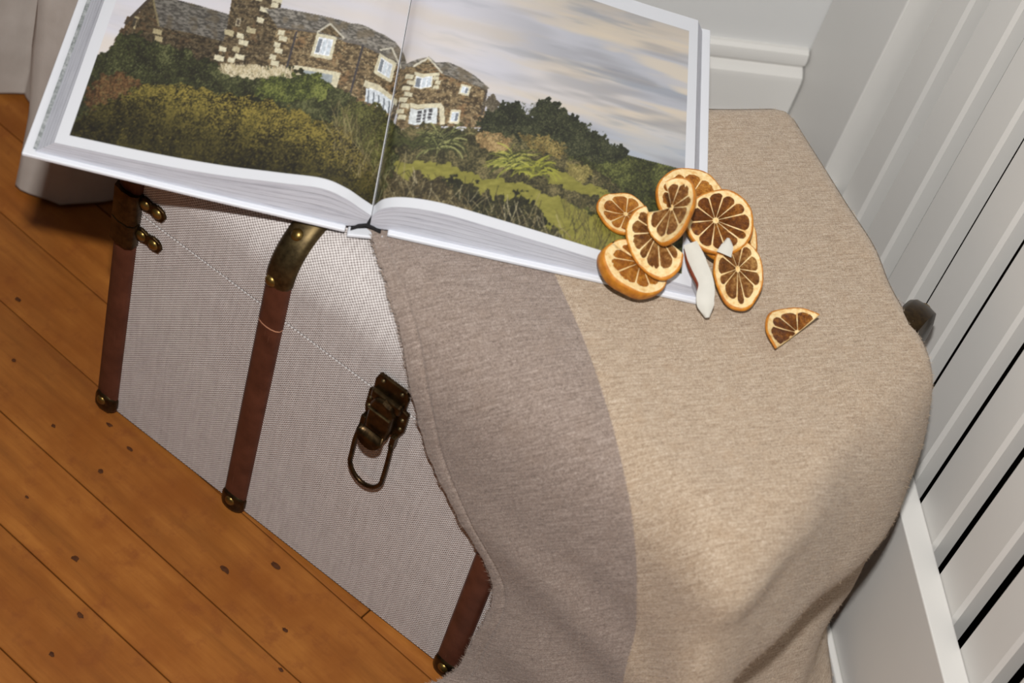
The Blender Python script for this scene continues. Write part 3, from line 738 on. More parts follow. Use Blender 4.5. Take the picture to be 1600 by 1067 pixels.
    # right hand wing past the fold
    stone(inside([(634, 112), (650, 104), (666, 94), (689, 121), (760, 144), (752, 206), (700, 204), (640, 204), (616, 215)]), 6)
    slate(inside([(666, 92), (678, 103), (700, 104), (717, 111), (740, 125), (763, 144), (757, 147), (689, 122)]), 5)
    slate(inside([(636, 108), (664, 93), (660, 101), (646, 112), (636, 114)]), 5, 1.1)
    for p, q in (((645, 112), (666, 94)), ((666, 94), (689, 121))):
        d = A(*q)-A(*p); nrm = A(-d[1], d[0])/np.hypot(*d)*1.4
        fill([tuple(A(*p)-nrm), tuple(A(*q)-nrm), tuple(A(*q)+nrm), tuple(A(*p)+nrm)], (204, 198, 178))
    fill([(647, 120), (684, 119), (685, 124), (646, 125)], CREAM)
    window([(649, 126), (673, 124), (671, 141), (645, 143)], 3, .8)
    for i in range(8): fill(quad(641-i*2.4+(3 if i % 2 else -2), 128+i*9, 12, 7, 2), CREAM, .5, 4)
    for i in range(3): fill(quad(680+(2 if i % 2 else -1), 128+i*7, 9, 6, 4), CREAM, .5, 4)
    fill([(640, 168), (687, 167), (692, 174), (694, 200), (686, 202), (684, 175), (640, 175)], CREAM)
    fill([(640, 176), (682, 174), (680, 200), (636, 200)], (206, 212, 214))
    for k, q in enumerate(((650, 178, 657, 196), (660, 177, 664, 196), (668, 176, 674, 194))): fill([(q[0], q[1]), (q[2], q[1]), (q[2]-3, q[3]), (q[0]-3, q[3])], (74, 74, 78))
    for k in range(3): fill([(644, 183+k*5), (680, 181+k*5), (680, 182+k*5), (644, 184+k*5)], (214, 218, 220))
    window([(721, 141), (731, 144), (728, 154), (718, 151)], 2, 1.5); window([(705, 181), (716, 182), (713, 197), (702, 196)], 2, 1.6)
    fill([(757, 146), (760, 147), (752, 186), (749, 185)], (70, 62, 54))
    # trees and far slope on the right
    leaf(rough([(752, 190), (756, 168), (764, 152), (776, 160), (786, 178), (790, 205)], 5, 7), (78, 70, 56), (112, 102, 84), (140, 130, 112), 1.5, .6, 2)
    fill([(930, 232), (985, 250), (1050, 268), (1120, 290), (1120, 470), (560, 470), (560, 300), (700, 215)], (72, 74, 38))
    leaf(inside([(900, 240), (985, 250), (1050, 267), (1120, 290), (1120, 470), (760, 470), (700, 215)]), (40, 42, 24), (72, 76, 38), (108, 112, 56), 1.9, .64, 3, 22)
    leaf(rough([(742, 214), (750, 190), (762, 178), (780, 178), (790, 168), (806, 164), (818, 178), (826, 184), (836, 168), (852, 164), (868, 168), (884, 178), (900, 190), (912, 203), (928, 208), (946, 218), (964, 232), (980, 248), (960, 262), (880, 250), (800, 236)], 7, 8), (30, 32, 24), (52, 56, 36), (84, 86, 58), 1.6, .66, 5)
    # planted bank below the house
    leaf(rough([(560, 250), (600, 215), (650, 200), (720, 204), (790, 220), (880, 246), (960, 290), (990, 340), (900, 330), (780, 290), (650, 268)], 6, 10), (44, 42, 28), (86, 80, 50), (124, 112, 72), 1.6, .62, 6)
    leaf(rough([(742, 214), (770, 212), (800, 222), (790, 246), (752, 240)], 4, 6), (110, 88, 54), (150, 122, 78), (176, 150, 100), 1.5, .6, 1)
    leaf(rough([(806, 214), (850, 218), (886, 236), (874, 252), (830, 240)], 4, 6), (88, 74, 40), (130, 112, 58), (160, 140, 80), 1.5, .6, 3)
    leaf(rough([(884, 258), (910, 262), (928, 276), (906, 290), (884, 280)], 4, 5), (110, 100, 52), (150, 136, 74), (176, 160, 96), 1.5, .6, 2)
    # lawn
    lawn = lerp(A(112, 108, 42)+0*C, A(150, 144, 64), fbm(x/9, y/4, 3, 3))
    for pts in ([(596, 268), (620, 258), (660, 256), (704, 266), (752, 284), (800, 288), (830, 300), (880, 318), (930, 345), (1000, 380), (1010, 430), (900, 410), (840, 350), (780, 322), (700, 300), (640, 290), (592, 296)], [(850, 272), (884, 280), (930, 296), (960, 312), (950, 322), (900, 305), (856, 288)]):
        m = rough(pts, 4, 10, 2); C[m] = lawn[m]
    # foreground weeds on the right page
    leaf(rough([(574, 300), (610, 272), (660, 278), (720, 296), (780, 318), (830, 345), (870, 380), (905, 420), (900, 470), (560, 470)], 9, 13, 1), (44, 38, 26), (84, 74, 46), (128, 114, 76), 1.5, .60, 4, 18)
    leaf(rough([(690, 288), (720, 282), (750, 300), (790, 320), (806, 300), (826, 320), (852, 350), (880, 384), (800, 380), (740, 340)], 8, 8, 4), (28, 28, 20), (50, 50, 30), (92, 86, 50), 1.5, .64, 7)
    # hedges on the left page
    leaf(rough([(40, 345), (60, 120), (150, 96), (190, 60), (222, 62), (262, 78), (312, 96), (345, 112), (400, 122), (440, 112), (470, 118), (520, 140), (560, 160), (600, 190), (626, 206), (610, 290), (580, 345), (60, 345)], 6, 11), (30, 30, 20), (56, 60, 32), (96, 98, 60), 1.7, .64, 0, 20)
    leaf(rough([(338, 112), (352, 106), (400, 112), (452, 116), (470, 124), (452, 132), (400, 130), (352, 124)], 3, 5), (120, 108, 78), (176, 162, 128), (210, 198, 166), 1.5, .55, 2)
    leaf(rough([(392, 150), (410, 128), (440, 122), (500, 126), (520, 142), (506, 160), (440, 166)], 5, 8), (40, 46, 24), (78, 86, 36), (122, 128, 60), 1.6, .60, 3)
    leaf(rough([(130, 160), (152, 126), (180, 118), (206, 124), (222, 138), (200, 168), (140, 182)], 5, 8), (50, 34, 20), (88, 60, 34), (116, 86, 50), 1.6, .62, 5)
    leaf(rough([(520, 190), (548, 160), (590, 170), (616, 200), (606, 250), (580, 290), (560, 250)], 6, 8), (46, 44, 26), (86, 86, 40), (120, 118, 62), 1.5, .62, 6)
    hed = rough([(40, 345), (60, 240), (150, 172), (200, 152), (226, 134), (260, 142), (292, 138), (340, 152), (386, 158), (430, 168), (470, 180), (506, 196), (540, 212), (566, 250), (584, 290), (588, 345)], 6, 9, 5)
    leaf(hed, (26, 23, 13), (54, 50, 22), (96, 86, 34), 1.9, .60, 1, 24)
    ed = ss(120, 20, y-(.30*x+62)+40*fbm(x/34, y/34, 4, 2)); sp_ = fbm(x/2.0, y/1.5, 6, 2)*.75+fbm(x/11, y/9, 2, 2)*.33
    m = hed & (sp_ > .69-.13*ed); C[m] = lerp(A(74, 68, 28)+0*C, A(150, 131, 54), ed*.75+.1*vn(x/1.7, y/1.7, 1))[m]
    C[hed] *= (.70+.30*ss(90, 20, y-(.30*x+62)))[hed][..., None]
    # leaves, strap leaves and dry stalks drawn as strokes
    r = random.Random(11)
    def stroke(px, py, ang, ln, bend, col, w=1):
        for i in range(int(ln*1.5)):
            t = i/(ln*1.5); a_ = ang+bend*t
            px += math.cos(a_)*.67; py += math.sin(a_)*.67
            iy, ix = int(py-Y0), int(px-X0)
            if 0 <= iy < HC-2 and 0 <= ix < WC-2: C[iy:iy+w, ix:ix+w] = C[iy:iy+w, ix:ix+w]*.25+A(*col)*.75
    def leaves(pts, cnt, cols, lmin, lmax):
        m = inside(pts); xs_ = [p[0] for p in pts]; ys_ = [p[1] for p in pts]; k = 0
        while k < cnt:
            px, py = r.uniform(min(xs_), max(xs_)), r.uniform(min(ys_), max(ys_)); k += 1
            iy, ix = int(py-Y0), int(px-X0)
            if 0 <= iy < HC and 0 <= ix < WC and m[iy, ix]: stroke(px, py, r.uniform(0, 6.28), r.uniform(lmin, lmax), r.uniform(-.5, .5), r.choice(cols))
    hp = [(100, 240), (150, 178), (226, 138), (292, 142), (386, 162), (470, 184), (540, 216), (570, 260), (586, 300), (580, 335), (480, 310), (300, 275), (110, 222)]
    leaves(hp, 5200, ((30, 27, 14), (44, 40, 18), (70, 64, 26), (96, 86, 34), (118, 104, 40)), 1.5, 3.6)
    leaves([(226, 136), (292, 140), (386, 160), (470, 182), (540, 216), (572, 262), (560, 290), (470, 225), (380, 195), (250, 170)], 3400, ((150, 132, 52), (172, 150, 62), (126, 112, 44), (88, 80, 32)), 1.3, 3.2)
    leaves([(120, 190), (160, 98), (190, 62), (262, 80), (345, 114), (440, 118), (520, 142), (600, 192), (560, 215), (430, 165), (300, 135), (200, 150)], 3600, ((28, 30, 18), (48, 54, 28), (80, 86, 48), (112, 114, 74), (64, 60, 34)), 1.3, 3.4)
    leaves([(742, 214), (762, 180), (806, 166), (836, 168), (868, 168), (912, 203), (980, 248), (960, 262), (800, 236)], 2200, ((26, 28, 20), (46, 50, 32), (70, 72, 46), (98, 98, 66)), 1.3, 3.2)
    leaves([(880, 250), (985, 256), (1060, 275), (1060, 400), (980, 350)], 2200, ((34, 36, 20), (60, 64, 32), (92, 96, 48), (54, 48, 30)), 1.3, 3.2)
    for cx, cy, cnt, ln, cols in ((690, 232, 130, 42, ((112, 116, 66), (58, 60, 36), (150, 150, 92), (40, 42, 28))), (800, 262, 90, 40, ((130, 132, 54), (60, 64, 34), (170, 168, 76))), (838, 272, 50, 34, ((150, 150, 52), (96, 98, 40))), (640, 232, 50, 34, ((70, 74, 40), (46, 46, 30)))):
        for i in range(cnt):
            a_ = r.uniform(-math.pi*.98, -.02*math.pi); d = 1 if math.cos(a_) > 0 else -1
            stroke(cx+r.uniform(-12, 12), cy+r.uniform(-6, 8), a_, ln*r.uniform(.5, 1.1), d*r.uniform(.6, 1.9), r.choice(cols), r.choice((1, 1, 2)))
    for i in range(420):
        px = r.uniform(585, 900); py = 300+(px-585)*.33+r.uniform(-30, 80)
        stroke(px, py, r.uniform(-2.3, -.7), r.uniform(12, 46), r.uniform(-.6, .6), r.choice(((150, 138, 100), (112, 98, 66), (62, 54, 36), (176, 164, 128), (46, 42, 28))))
    for i in range(120):
        px = r.uniform(880, 1000); py = 330+(px-880)*.5+r.uniform(0, 60)
        stroke(px, py, r.uniform(-2.0, -1.0), r.uniform(10, 40), r.uniform(-.4, .4), r.choice(((70, 66, 38), (96, 88, 48))))
    for i in range(160):
        px = r.uniform(515, 600); py = 180+(px-515)*.9+r.uniform(-10, 70)
        stroke(px, py, r.uniform(-2.2, -.9), r.uniform(12, 34), r.uniform(-.5, .5), r.choice(((140, 128, 84), (100, 88, 54), (70, 64, 38))))
    for i in range(420):
        px = r.uniform(346, 455); stroke(px, 112+(px-346)*.06+r.uniform(-3, 10), r.uniform(-2.2, -1.2), r.uniform(3, 8), 0, r.choice(((214, 202, 172), (184, 168, 130))))
    b1 = (np.roll(C, 1, 0)+np.roll(C, -1, 0)+np.roll(C, 1, 1)+np.roll(C, -1, 1))/4
    C = C*.76+b1*.24
    g = C.mean(2, keepdims=True); C = g+(C-g)*.88          # printed colours are a little muted
    return C, X0, Y0
PAPER_W = (206, 208, 214)
def page(name, curve, H, kn, dx, dy, side, pic):
    C, X0, Y0 = pic
    dense = catmull(curve, 400); s = np.concatenate([[0], np.cumsum(np.hypot(*np.diff(dense, axis=0).T))])
    NU, NV = 430, 380
    sv = np.linspace(0, s[-1], NU); us = np.interp(sv, s, dense[:, 0]); zs = np.interp(sv, s, dense[:, 1])
    vv = np.linspace(.004, BVH, NV)
    Ug, Vg = np.meshgrid(us, vv); Zg = np.broadcast_to(zs+.0003, Ug.shape); Sg = np.broadcast_to(sv, Ug.shape)
    Q = BL+Ug[..., None]*BB+Vg[..., None]*BV
    V = np.concatenate([Q, (BZ+Zg)[..., None]], -1).reshape(-1, 3)
    # where each spot of the sheet lies in the printed picture
    h = np.array(H); w_ = h[2, 0]*Sg*10+h[2, 1]*Vg*10+1
    px = (h[0, 0]*Sg*10+h[0, 1]*Vg*10+h[0, 2])/w_*500; py = (h[1, 0]*Sg*10+h[1, 1]*Vg*10+h[1, 2])/w_*500
    k = np.linspace(0, kn, 11)
    px = px+np.interp(Sg, k, dx[:11])+np.interp(Sg, k, dx[11:])*Vg*10; py = py+np.interp(Sg, k, dy[:11])+np.interp(Sg, k, dy[11:])*Vg*10
    gx = np.clip(px-X0, 0, C.shape[1]-2.001); gy = np.clip(py-Y0, 0, C.shape[0]-2.001); ix = gx.astype(int); iy = gy.astype(int); fx = (gx-ix)[..., None]; fy = (gy-iy)[..., None]
    col = (C[iy, ix]*(1-fx)+C[iy, ix+1]*fx)*(1-fy)+(C[iy+1, ix]*(1-fx)+C[iy+1, ix+1]*fx)*fy
    col = lin(np.clip(col, 0, 255))*0.98
    tot = s[-1]
    if side < 0: pr = (Sg > .0082) & (Vg > .0140) & (Vg < .2840)
    else: pr = (Sg < tot-.0075) & (Vg > .0140) & (Vg < .2840)
    gut = (Sg > tot-.0006) if side < 0 else (Sg < .0003)
    col[~pr] = lin(PAPER_W)
    col[gut & pr] = lin((205, 205, 208))
    idx = np.arange(NU*NV).reshape(NV, NU)
    fc = np.stack([idx[:-1, :-1], idx[:-1, 1:], idx[1:, 1:], idx[1:, :-1]], -1).reshape(-1, 4)
    me = bpy.data.meshes.new(name)
    me.vertices.add(len(V)); me.vertices.foreach_set('co', V.astype(np.float32).ravel())
    me.loops.add(fc.size); me.loops.foreach_set('vertex_index', fc.astype(np.int32).ravel())
    me.polygons.add(len(fc)); me.polygons.foreach_set('loop_start', np.arange(0, fc.size, 4, dtype=np.int32))
    try: me.polygons.foreach_set('loop_total', np.full(len(fc), 4, dtype=np.int32))
    except Exception: pass
    me.update(calc_edges=True)
    at = me.color_attributes.new('print', 'FLOAT_COLOR', 'POINT')
    at.data.foreach_set('color', np.concatenate([np.clip(col, 0, 1), np.ones(col.shape[:2]+(1,))], -1).astype(np.float32).ravel())
    me.polygons.foreach_set('use_smooth', [True]*len(me.polygons)); me.validate()
    o = bpy.data.objects.new(name, me); COL.objects.link(o); me.materials.append(PRINT); return o
def print_mat():
    t = NT('printed_paper'); a = t.n('ShaderNodeAttribute'); a.attribute_name = 'print'
    v = t.coords(); g = t.noise(v, 1500, 2)
    t.set(Base_Color=a.outputs['Color'], Roughness=0.48); t.b.inputs['Specular IOR Level'].default_value = 0.35; t.bump(g, 0.04, 0.0003)
    return t.m
def edge_mat():
    t = NT('page_edges'); tc = t.n('ShaderNodeTexCoord'); sep = t.n('ShaderNodeSeparateXYZ'); t.link(tc.outputs['UV'], sep.inputs[0])
    mp = t.n('ShaderNodeMapping'); t.link(tc.outputs['UV'], mp.inputs[0]); mp.inputs['Scale'].default_value = (1.2, 1, 1)
    a = t.noise(mp.outputs[0], 26, 5, 0.75); b_ = t.noise(mp.outputs[0], 9, 3, 0.6)
    c = t.ramp(t.math('ADD', t.math('MULTIPLY', a, 0.7), t.math('MULTIPLY', b_, 0.3)), [(0.36, rgba(150, 152, 164)), (0.46, rgba(192, 194, 204)), (0.7, rgba(216, 218, 226))])
    fy = t.math('ADD', sep.outputs[1], t.math('MULTIPLY', t.math('SUBTRACT', b_, 0.5), 0.05))
    for pos, wid in ((0.80, 0.012), (0.46, 0.008), (0.30, 0.007), (0.62, 0.006)):
        ln = t.math('LESS_THAN', t.math('ABSOLUTE', t.math('SUBTRACT', fy, pos)), wid)
        c = t.mix(t.math('MULTIPLY', ln, 0.6), c, rgba(110, 111, 120))
    t.set(Base_Color=c, Roughness=0.75); t.bump(a, 0.5, 0.0006); return t.m
PRINT = print_mat(); EDGE = edge_mat()
COVER = plain('white_cover', rgba(212, 214, 220), 0.45, 0.4, 0.01, 10)
book = empty('open_book', bk(.24, .15, 0)); tag(book, 'large white hardback book lying open at a double-page photograph of a stone house', 'book')
def reparent(o, parent):
    o.parent = parent; o.matrix_parent_inverse = Matrix.Translation(parent.location).inverted(); return o
def bpoly(name, pts, v0, v1, mat, bev=0.0):
    n = len(pts)
    vs = [bk(u, v0, z) for u, z in pts]+[bk(u, v1, z) for u, z in pts]
    o = obj(name, vs, [tuple(range(n)), tuple(range(2*n-1, n-1, -1))]+[(i, n+i, n+(i+1) % n, (i+1) % n) for i in range(n)], mat)
    bm = bmesh.new(); bm.from_mesh(o.data); bmesh.ops.recalc_face_normals(bm, faces=bm.faces[:]); bm.to_mesh(o.data); bm.free()
    if bev: bevel(o, bev, 3)
    return reparent(o, book)
bpoly('cover', [(0, .0005), (.12, -.0032), (.2245, -.0052), (.2245, -.0022), (.12, -.0002), (0, .0035)], 0, .3045, COVER, 0.0009)
bpoly('cover', [(.2535, 0), (.4835, 0), (.4835, .0031), (.2535, .0031)], 0, .3045, COVER, 0.0009)
bpoly('spine', [(.2262, -.0088), (.2514, -.0040), (.2512, -.0012), (.2264, -.0058)], -.0005, .3050, COVER, 0.0009)
ar = [(.2280, -.0050), (.2325, -.0004), (.2384, .0022), (.2435, .0006), (.2490, -.0022)]
bpoly('headband', [(u, z+.0004) for u, z in ar]+[(u, z+.0026) for u, z in reversed(ar)], .0028, .298, plain('black_cloth', rgba(22, 22, 24), 0.8))
bpoly('cover_flap', [(.0064, .0036), (.0092, .0034), (.0092, .0044), (.0064, .0046)], .006, .300, None)
fo = [o for o in book.children if o.name.startswith('cover_flap')][0]
t = NT('marbled_silver'); v = t.coords(); f_ = t.noise(v, 220, 6, 0.7); t.set(Base_Color=t.ramp(f_, [(0.36, rgba(122, 128, 128)), (0.5, rgba(150, 156, 158)), (0.64, rgba(184, 188, 192))]), Roughness=0.35, Metallic=0.3); fo.data.materials.append(t.m)
def block(name, bot, top, n=60, L=14):
    B = catmull(bot, n); T = catmull(top, n); vs, uv, fs = [], [], []
    for v in (.0042, BVH-.0002):
        k0 = len(vs)
        for j in range(L+1):
            f = j/L
            for i in range(n):
                p = B[i]*(1-f)+T[i]*f; vs.append(bk(p[0], v, p[1])); uv.append((p[0], f))
        for j in range(L):
            for i in range(n-1):
                a = k0+j*n+i; q = (a, a+1, a+n+1, a+n); fs.append(q if v < .1 else q[::-1])
    for i0 in (0, n-1):
        k0 = len(vs)
        for j in range(L+1):
            f = j/L; p = B[i0]*(1-f)+T[i0]*f
            for v in (.0042, BVH-.0002): vs.append(bk(p[0], v, p[1])); uv.append((v, f))
        for j in range(L): a = k0+2*j; q = (a, a+2, a+3, a+1); fs.append(q if i0 else q[::-1])
    for f, C_ in ((0, B), (1, T)):
        k0 = len(vs)
        for i in range(n):
            for v in (.0042, BVH-.0002): vs.append(bk(C_[i][0], v, C_[i][1])); uv.append((C_[i][0], .5))
        for i in range(n-1): a = k0+2*i; fs.append((a, a+2, a+3, a+1))
    o = obj(name, vs, fs, EDGE, None, False, uv); smooth_by_angle(o, 25); return reparent(o, book)
block('page_block', LBOT, LTOP); block('page_block', RBOT, RTOP)
PIC = picture()
reparent(page('printed_page', LTOP, [[0.468232, 0.118044, 0.166683], [0.10046, -0.293306, 0.469176], [0.017156, 0.049584, 1.0]], .22347,
     [-1.5, -1.8, -1.9, -1.7, -1.2, -0.5, 0.7, 1.9, 4.4, 2.6, -6.9, 0.3, 0.3, 0.3, 0.3, 0.3, 0.2, 0.2, 0.2, 0.1, 0, 0.2], [0.5, 1.3, 2.2, 2.5, 1.8, 0.4, -3.0, -6.5, -11.5, -2.6, 15.1, 1.8, 1.5, 1.3, 1.0, 0.7, 0.4, 0.1, -0.1, -0.5, -0.7, -0.9], -1, PIC), book)
reparent(page('printed_page', RTOP, [[0.431245, 0.10893, 1.151617], [0.112977, -0.283342, 0.649882], [0.003574, 0.045442, 1.0]], .23697,
     [0.1, -4.5, 0.3, 1.1, 1.8, 1.9, 1.8, 1.3, 0.7, 0.3, -0.2, 0.8, 0.9, 0.5, 0.2, 0, -0.3, -0.5, -0.6, -0.8, -0.9, -1.1], [20.7, -5.2, -8.9, -8.7, -6.3, -4.2, -2.0, 0.4, 2.3, 3.4, 4.3, -0.6, -0.7, -0.3, -0.1, 0.1, 0.2, 0.4, 0.6, 0.8, 1.0, 1.2], 1, PIC), book)
#PART5
# ------------------------------------------------------------------ dried orange slices
def pulp_mat(name, dark, mid, light):
    t = NT(name); v = t.coords(); f = t.noise(v, 330, 5, 0.7); g = t.noise(v, 1300, 3, 0.6)
    big = t.noise(v, 70, 3)
    c = t.ramp(t.math('ADD', t.math('MULTIPLY', f, 0.65), t.math('MULTIPLY', big, 0.35)), [(0.34, rgba(*dark)), (0.50, rgba(*mid)), (0.66, rgba(*light))])
    t.set(Base_Color=c, Roughness=0.27); t.b.inputs['Specular IOR Level'].default_value = 0.5
    t.b.inputs['Subsurface Weight'].default_value = 0.12; t.b.inputs['Subsurface Scale'].default_value = 0.002; t.b.inputs['Subsurface Radius'].default_value = (1, .4, .1)
    t.bump(t.math('ADD', f, t.math('MULTIPLY', g, 0.5)), 1.0, 0.0022); return t.m
PULP = {'dark': pulp_mat('pulp_dark', (70, 33, 5), (112, 60, 10), (176, 112, 38)), 'mid': pulp_mat('pulp_amber', (116, 62, 10), (162, 96, 20), (206, 142, 52)), 'brown': pulp_mat('pulp_brown', (78, 42, 12), (128, 78, 28), (190, 144, 82))}
def pith_mat():
    t = NT('dried_pith'); v = t.coords(); f = t.noise(v, 260, 5, 0.65)
    t.set(Base_Color=t.ramp(f, [(0.28, rgba(196, 142, 70)), (0.48, rgba(222, 192, 136)), (0.75, rgba(232, 212, 168))]), Roughness=0.7); t.bump(f, 0.5, 0.001); return t.m
def rind_mat():
    t = NT('dried_rind'); v = t.coords(); f = t.noise(v, 200, 4); g = t.noise(v, 1500, 2)
    t.set(Base_Color=t.ramp(f, [(0.3, rgba(168, 96, 14)), (0.6, rgba(200, 128, 30)), (0.8, rgba(214, 154, 62))]), Roughness=0.5); t.bump(g, 0.6, 0.0008); return t.m
PITH = pith_mat(); RIND = rind_mat()
def orange_slice(c, nrm, rx, ry, rot, th, label, tone='mid', arc=None, curl=(0, 0, 0), seed=1, nseg=10, core=(0, 0), pith_r=0.86, lift=0.0):
    r = random.Random(seed); nrm = Vector(nrm).normalized()
    ex = (RIGHT-nrm*RIGHT.dot(nrm)).normalized(); ey = nrm.cross(ex)
    a0, a1 = (0, 2*math.pi) if arc is None else (math.radians(arc[0]), math.radians(arc[1]))
    full = arc is None; R0 = max(rx, ry); cr_, sr_ = math.cos(rot), math.sin(rot)
    ph = [r.uniform(0, 6.28) for _ in range(4)]
    def wob(t): return 1+0.025*math.sin(2*t+ph[0])+0.02*math.sin(3*t+ph[1])+0.010*math.sin(7*t+ph[2])
    def L(rad, t, h):
        x = rad*rx*wob(t)*math.cos(t)+core[0]*(1-rad)*rx; y = rad*ry*wob(t)*math.sin(t)+core[1]*(1-rad)*ry
        h += (curl[0]*x*x+curl[1]*y*y+curl[2]*x*y)/R0 + 0.0004*math.sin(5*t+ph[3])*rad
        x, y = x*cr_-y*sr_, x*sr_+y*cr_
        return tuple(ex*x+ey*y+nrm*h)
    root = empty('dried_orange_slice', Vector(c)+BACK*lift); tag(root, label, 'fruit slice', 'dried orange slices heaped on the book')
    N = 56 if full else 44; ts = [a0+(a1-a0)*i/N for i in range(N if full else N+1)]; n = len(ts); seam = n if full else n-1
    # pith disc
    rads = (0.10, 0.4, 0.7, 0.86, 0.965); vs = []; fs = []
    for h in (th/2, -th/2):
        k0 = len(vs); vs.append(L(0, 0, h*0.9))
        for rad in rads:
            for t in ts: vs.append(L(rad, t, h*(0.82 if rad < pith_r else 1.0)+(r.uniform(-1, 1)*0.00016)))
        for i in range(seam): q = (k0, k0+1+i, k0+1+(i+1) % n); fs.append(q if h > 0 else q[::-1])
        for j in range(len(rads)-1):
            for i in range(seam):
                a = k0+1+j*n+i; b_ = k0+1+j*n+(i+1) % n; q = (a, a+n, b_+n, b_); fs.append(q if h > 0 else q[::-1])
    half = 1+len(rads)*n
    if not full:
        for e in (0, n-1):
            col = [0]+[1+j*n+e for j in range(len(rads))]
            for p_, q_ in zip(col[:-1], col[1:]): fs.append((p_, q_, q_+half, p_+half))
    o = obj('pith', vs, fs, PITH, root, True)
    bm = bmesh.new(); bm.from_mesh(o.data); bmesh.ops.recalc_face_normals(bm, faces=bm.faces[:]); bm.to_mesh(o.data); bm.free()
    # rind band
    prof = ((.950, .52), (.985, .50), (1.012, .30), (1.020, 0), (1.008, -.32), (.98, -.52), (.94, -.50)); vs = []; fs = []
    for rad, hh in prof:
        for t in ts: vs.append(L(rad, t, hh*th))
    for j in range(len(prof)-1):
        for i in range(seam): a = j*n+i; b_ = j*n+(i+1) % n; fs.append((a, b_, b_+n, a+n))
    obj('rind', vs, fs, RIND, root, True)
    # pulp segments
    span = a1-a0; k = nseg if full else max(2, round(nseg*span/(2*math.pi))); cuts = [a0+span*(i+(r.uniform(-.24, .24) if 0 < i < k else 0))/k for i in range(k+1)]
    for i in range(k):
        g = 0.024; b0, b1 = cuts[i]+g, cuts[i+1]-g; mu, mv = 7, 9; vs = []; fs = []
        r_out = pith_r-0.015+r.uniform(-.06, .03)
        for j in range(mv+1):
            rad = 0.09+(r_out-0.09)*j/mv
            for q in range(mu+1):
                s_ = q/mu; e = 1-abs(2*s_-1)**3; pull = 0.10*(abs(2*s_-1)**3)*(j/mv)**2
                narrow = (b1-b0)*0.5*(0.22 if j == 0 else 0.05)
                tt_ = b0+narrow*(1-2*s_)*(1 if j == 0 else .6)+(b1-b0)*s_
                edge = e*min(1, j/1.5, (mv-j)/1.2+.15)
                vs.append(L(rad-pull, tt_, th*0.40+0.0002+edge*(0.0006+r.uniform(-.0006, .0006))))
        for j in range(mv):
            for q in range(mu): a = j*(mu+1)+q; fs.append((a, a+mu+1, a+mu+2, a+1))
        so = obj('pulp_segment', vs, fs, PULP[tone], root, True)
        if tuple(so.data.polygons[len(fs)//2].normal)@np.array(nrm) < 0:
            so.data.flip_normals()
    return root
Zv = Vector((0, 0, 1))
def tilt(k, r=0.0, u=0.0): return (Zv*(1-k)+BACK*k).normalized()+RIGHT*r+UP*u
orange_slice((.3300, .2215, .3580), tilt(.35, -.05, .05), .0246, .0262, .2, .0050, 'pale amber dried orange slice at the back of the heap, tucked under the largest slice', 'mid', None, (.10, .0, .0), 3, 9)
orange_slice((.3680, .2170, .3530), tilt(.25, .10, 0), .0240, .0250, .0, .0050, 'dried orange slice lying beneath the largest slice with only its rim showing', 'mid', None, (0, 0, 0), 5, 10)
orange_slice((.3610, .2100, .3655), tilt(.70, .04, .04), .0244, .0246, .35, .0055, 'largest round dried orange slice, dark amber with clear segments', 'dark', None, (.05, .10, 0), 8, 11, (-.10, .10), .89)
orange_slice((.3030, .1705, .3560), tilt(.10, -.05, 0), .0178, .0186, -.15, .0034, 'small dried orange slice lying flat on the printed lawn of the book', 'mid', None, (.22, .05, .1), 12, 8, (.2, 0))
orange_slice((.3400, .1300, .3590), tilt(.75, .42, .26), .0250, .0205, -.25, .0105, 'thick dried orange slice with a broad orange rind at the lower corner of the book', 'mid', (-208, 146), (0, .05, 0), 21, 9, (.12, .25), .82, -.003)
orange_slice((.3385, .1570, .3650), tilt(.85, -.12, .10), .0190, .0272, .38, .0046, 'curled piece of dried orange under the folded slice, its cut end on the coconut', 'brown', (78, 322), (.25, .0, .1), 31, 10, (.2, .2), .86, .010)
orange_slice((.3345, .1790, .3750), tilt(1.0, -.48, .30), 0.0158, .0250, -.42, .0058, 'folded brown dried orange slice on top of the heap', 'brown', (-165, 135), (.5, .0, -.2), 44, 9, (-.1, .1), .86, .026)
orange_slice((.3940, .1915, .3520), tilt(.62, .06, .02), .0180, .0262, .08, .0036, 'oval brown dried orange slice leaning at the edge of the book onto the blanket', 'brown', None, (.12, .0, .05), 52, 10, (0, .15), .87)
orange_slice((.4520, .1865, .3385), tilt(.30, .0, -.05), .0228, .0235, .24, .0030, 'torn half slice of dried orange lying alone on the blanket', 'dark', (28, 205), (.35, -.1, .15), 63, 9, (.1, .1))

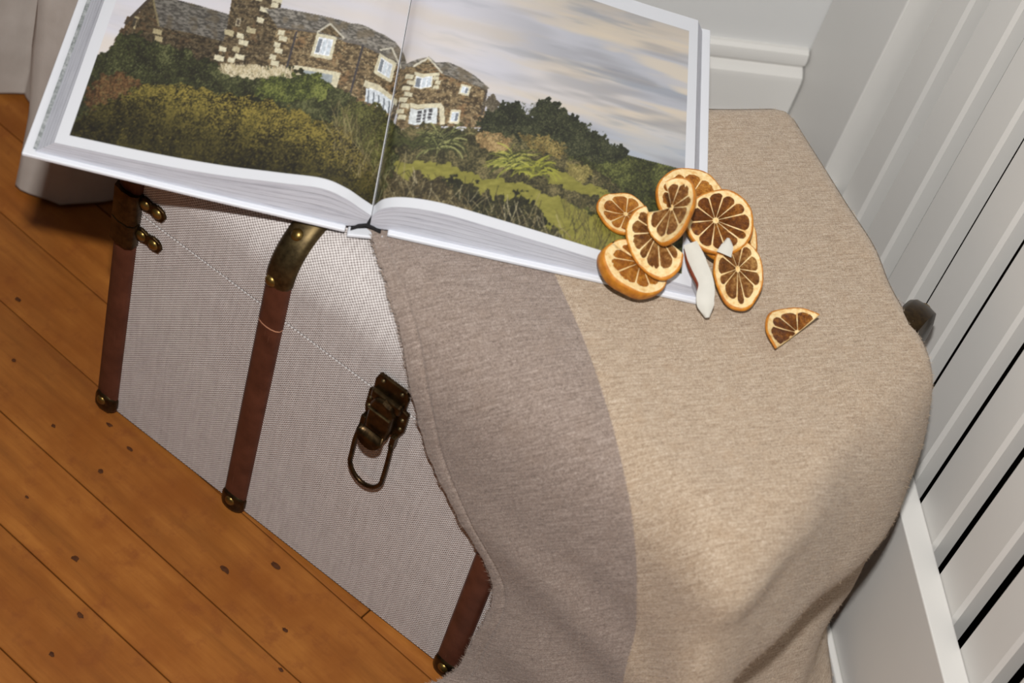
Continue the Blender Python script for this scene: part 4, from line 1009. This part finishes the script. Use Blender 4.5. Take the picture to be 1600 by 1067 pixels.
# ------------------------------------------------------------------ coconut chips
COCO = plain('dried_coconut', rgba(196, 193, 184), 0.6, 0.3, 0.04, 90, bump=0.15, bscale=500)
SKIN = plain('coconut_skin', rgba(112, 52, 30), 0.6, 0.3, 0.2, 200)
def chip(pts, widths, label, skin=None, seed=0):
    P = catmull(np.array(pts), 26); Wd = np.interp(np.linspace(0, 1, 26), np.linspace(0, 1, len(widths)), widths)
    base = Vector(P[0]); root = empty('coconut_chip', base); tag(root, label, 'coconut chip', 'coconut chips among the orange slices')
    vs = []; m = 5
    for i in range(26):
        d = Vector(P[min(i+1, 25)]-P[max(i-1, 0)]).normalized(); s_ = d.cross(BACK).normalized()
        for h in (1, 0):
            for j in range(m+1):
                f = j/m*2-1; cup = 0.0012*(1-f*f)
                vs.append(tuple(Vector(P[i])-base+s_*(f*Wd[i]/2)+BACK*(cup+h*0.0018)))
    n = 2*(m+1); fs = []
    for i in range(25):
        a = i*n; b_ = a+n
        for j in range(m): fs += [(a+j, a+j+1, b_+j+1, b_+j), (a+m+1+j, b_+m+1+j, b_+m+2+j, a+m+2+j)]
        fs += [(a, b_, b_+m+1, a+m+1), (a+m, a+2*m+1, b_+2*m+1, b_+m)]
    fs += [tuple(range(m+1))+tuple(range(2*m+1, m, -1)), tuple(25*n+i for i in range(m, -1, -1))+tuple(25*n+i for i in range(m+1, 2*m+2))]
    o = obj('flesh', vs, fs, COCO, root); 
    bm = bmesh.new(); bm.from_mesh(o.data); bmesh.ops.recalc_face_normals(bm, faces=bm.faces[:]); bm.to_mesh(o.data); bm.free(); smooth_by_angle(o, 50)
    if skin:
        vs = []
        for i in range(skin[0], skin[1]):
            d = Vector(P[min(i+1, 25)]-P[max(i-1, 0)]).normalized(); s_ = d.cross(BACK).normalized(); q = Vector(P[i])-base+s_*(Wd[i]/2)
            k = math.sin(math.pi*(i-skin[0])/(skin[1]-1-skin[0]))
            for a, h in ((-.0006, .0020), (.0022*k+.0002, .0006), (.0018*k, -.0022), (-.0006, -.0012)): vs.append(tuple(q+s_*a+BACK*h))
        L_ = skin[1]-skin[0]; fs = [(i*4+j, i*4+(j+1) % 4, (i+1)*4+(j+1) % 4, (i+1)*4+j) for i in range(L_-1) for j in range(4)]
        obj('brown_skin', vs, fs, SKIN, root, True)
chip([(.3560, .1790, .3630), (.3700, .1700, .3600), (.3830, .1625, .3560), (.3895, .1545, .3500), (.3975, .1500, .3410)], [.0100, .0122, .0116, .0108, .0128, .0122, .0030], 'long white coconut chip with a brown skin edge at the corner of the book', (1, 17))
chip([(.3740, .2010, .3670), (.3770, .1960, .3650), (.3790, .1900, .3620)], [.002, .0085, .011], 'small white coconut chip between the largest slice and the oval slice')
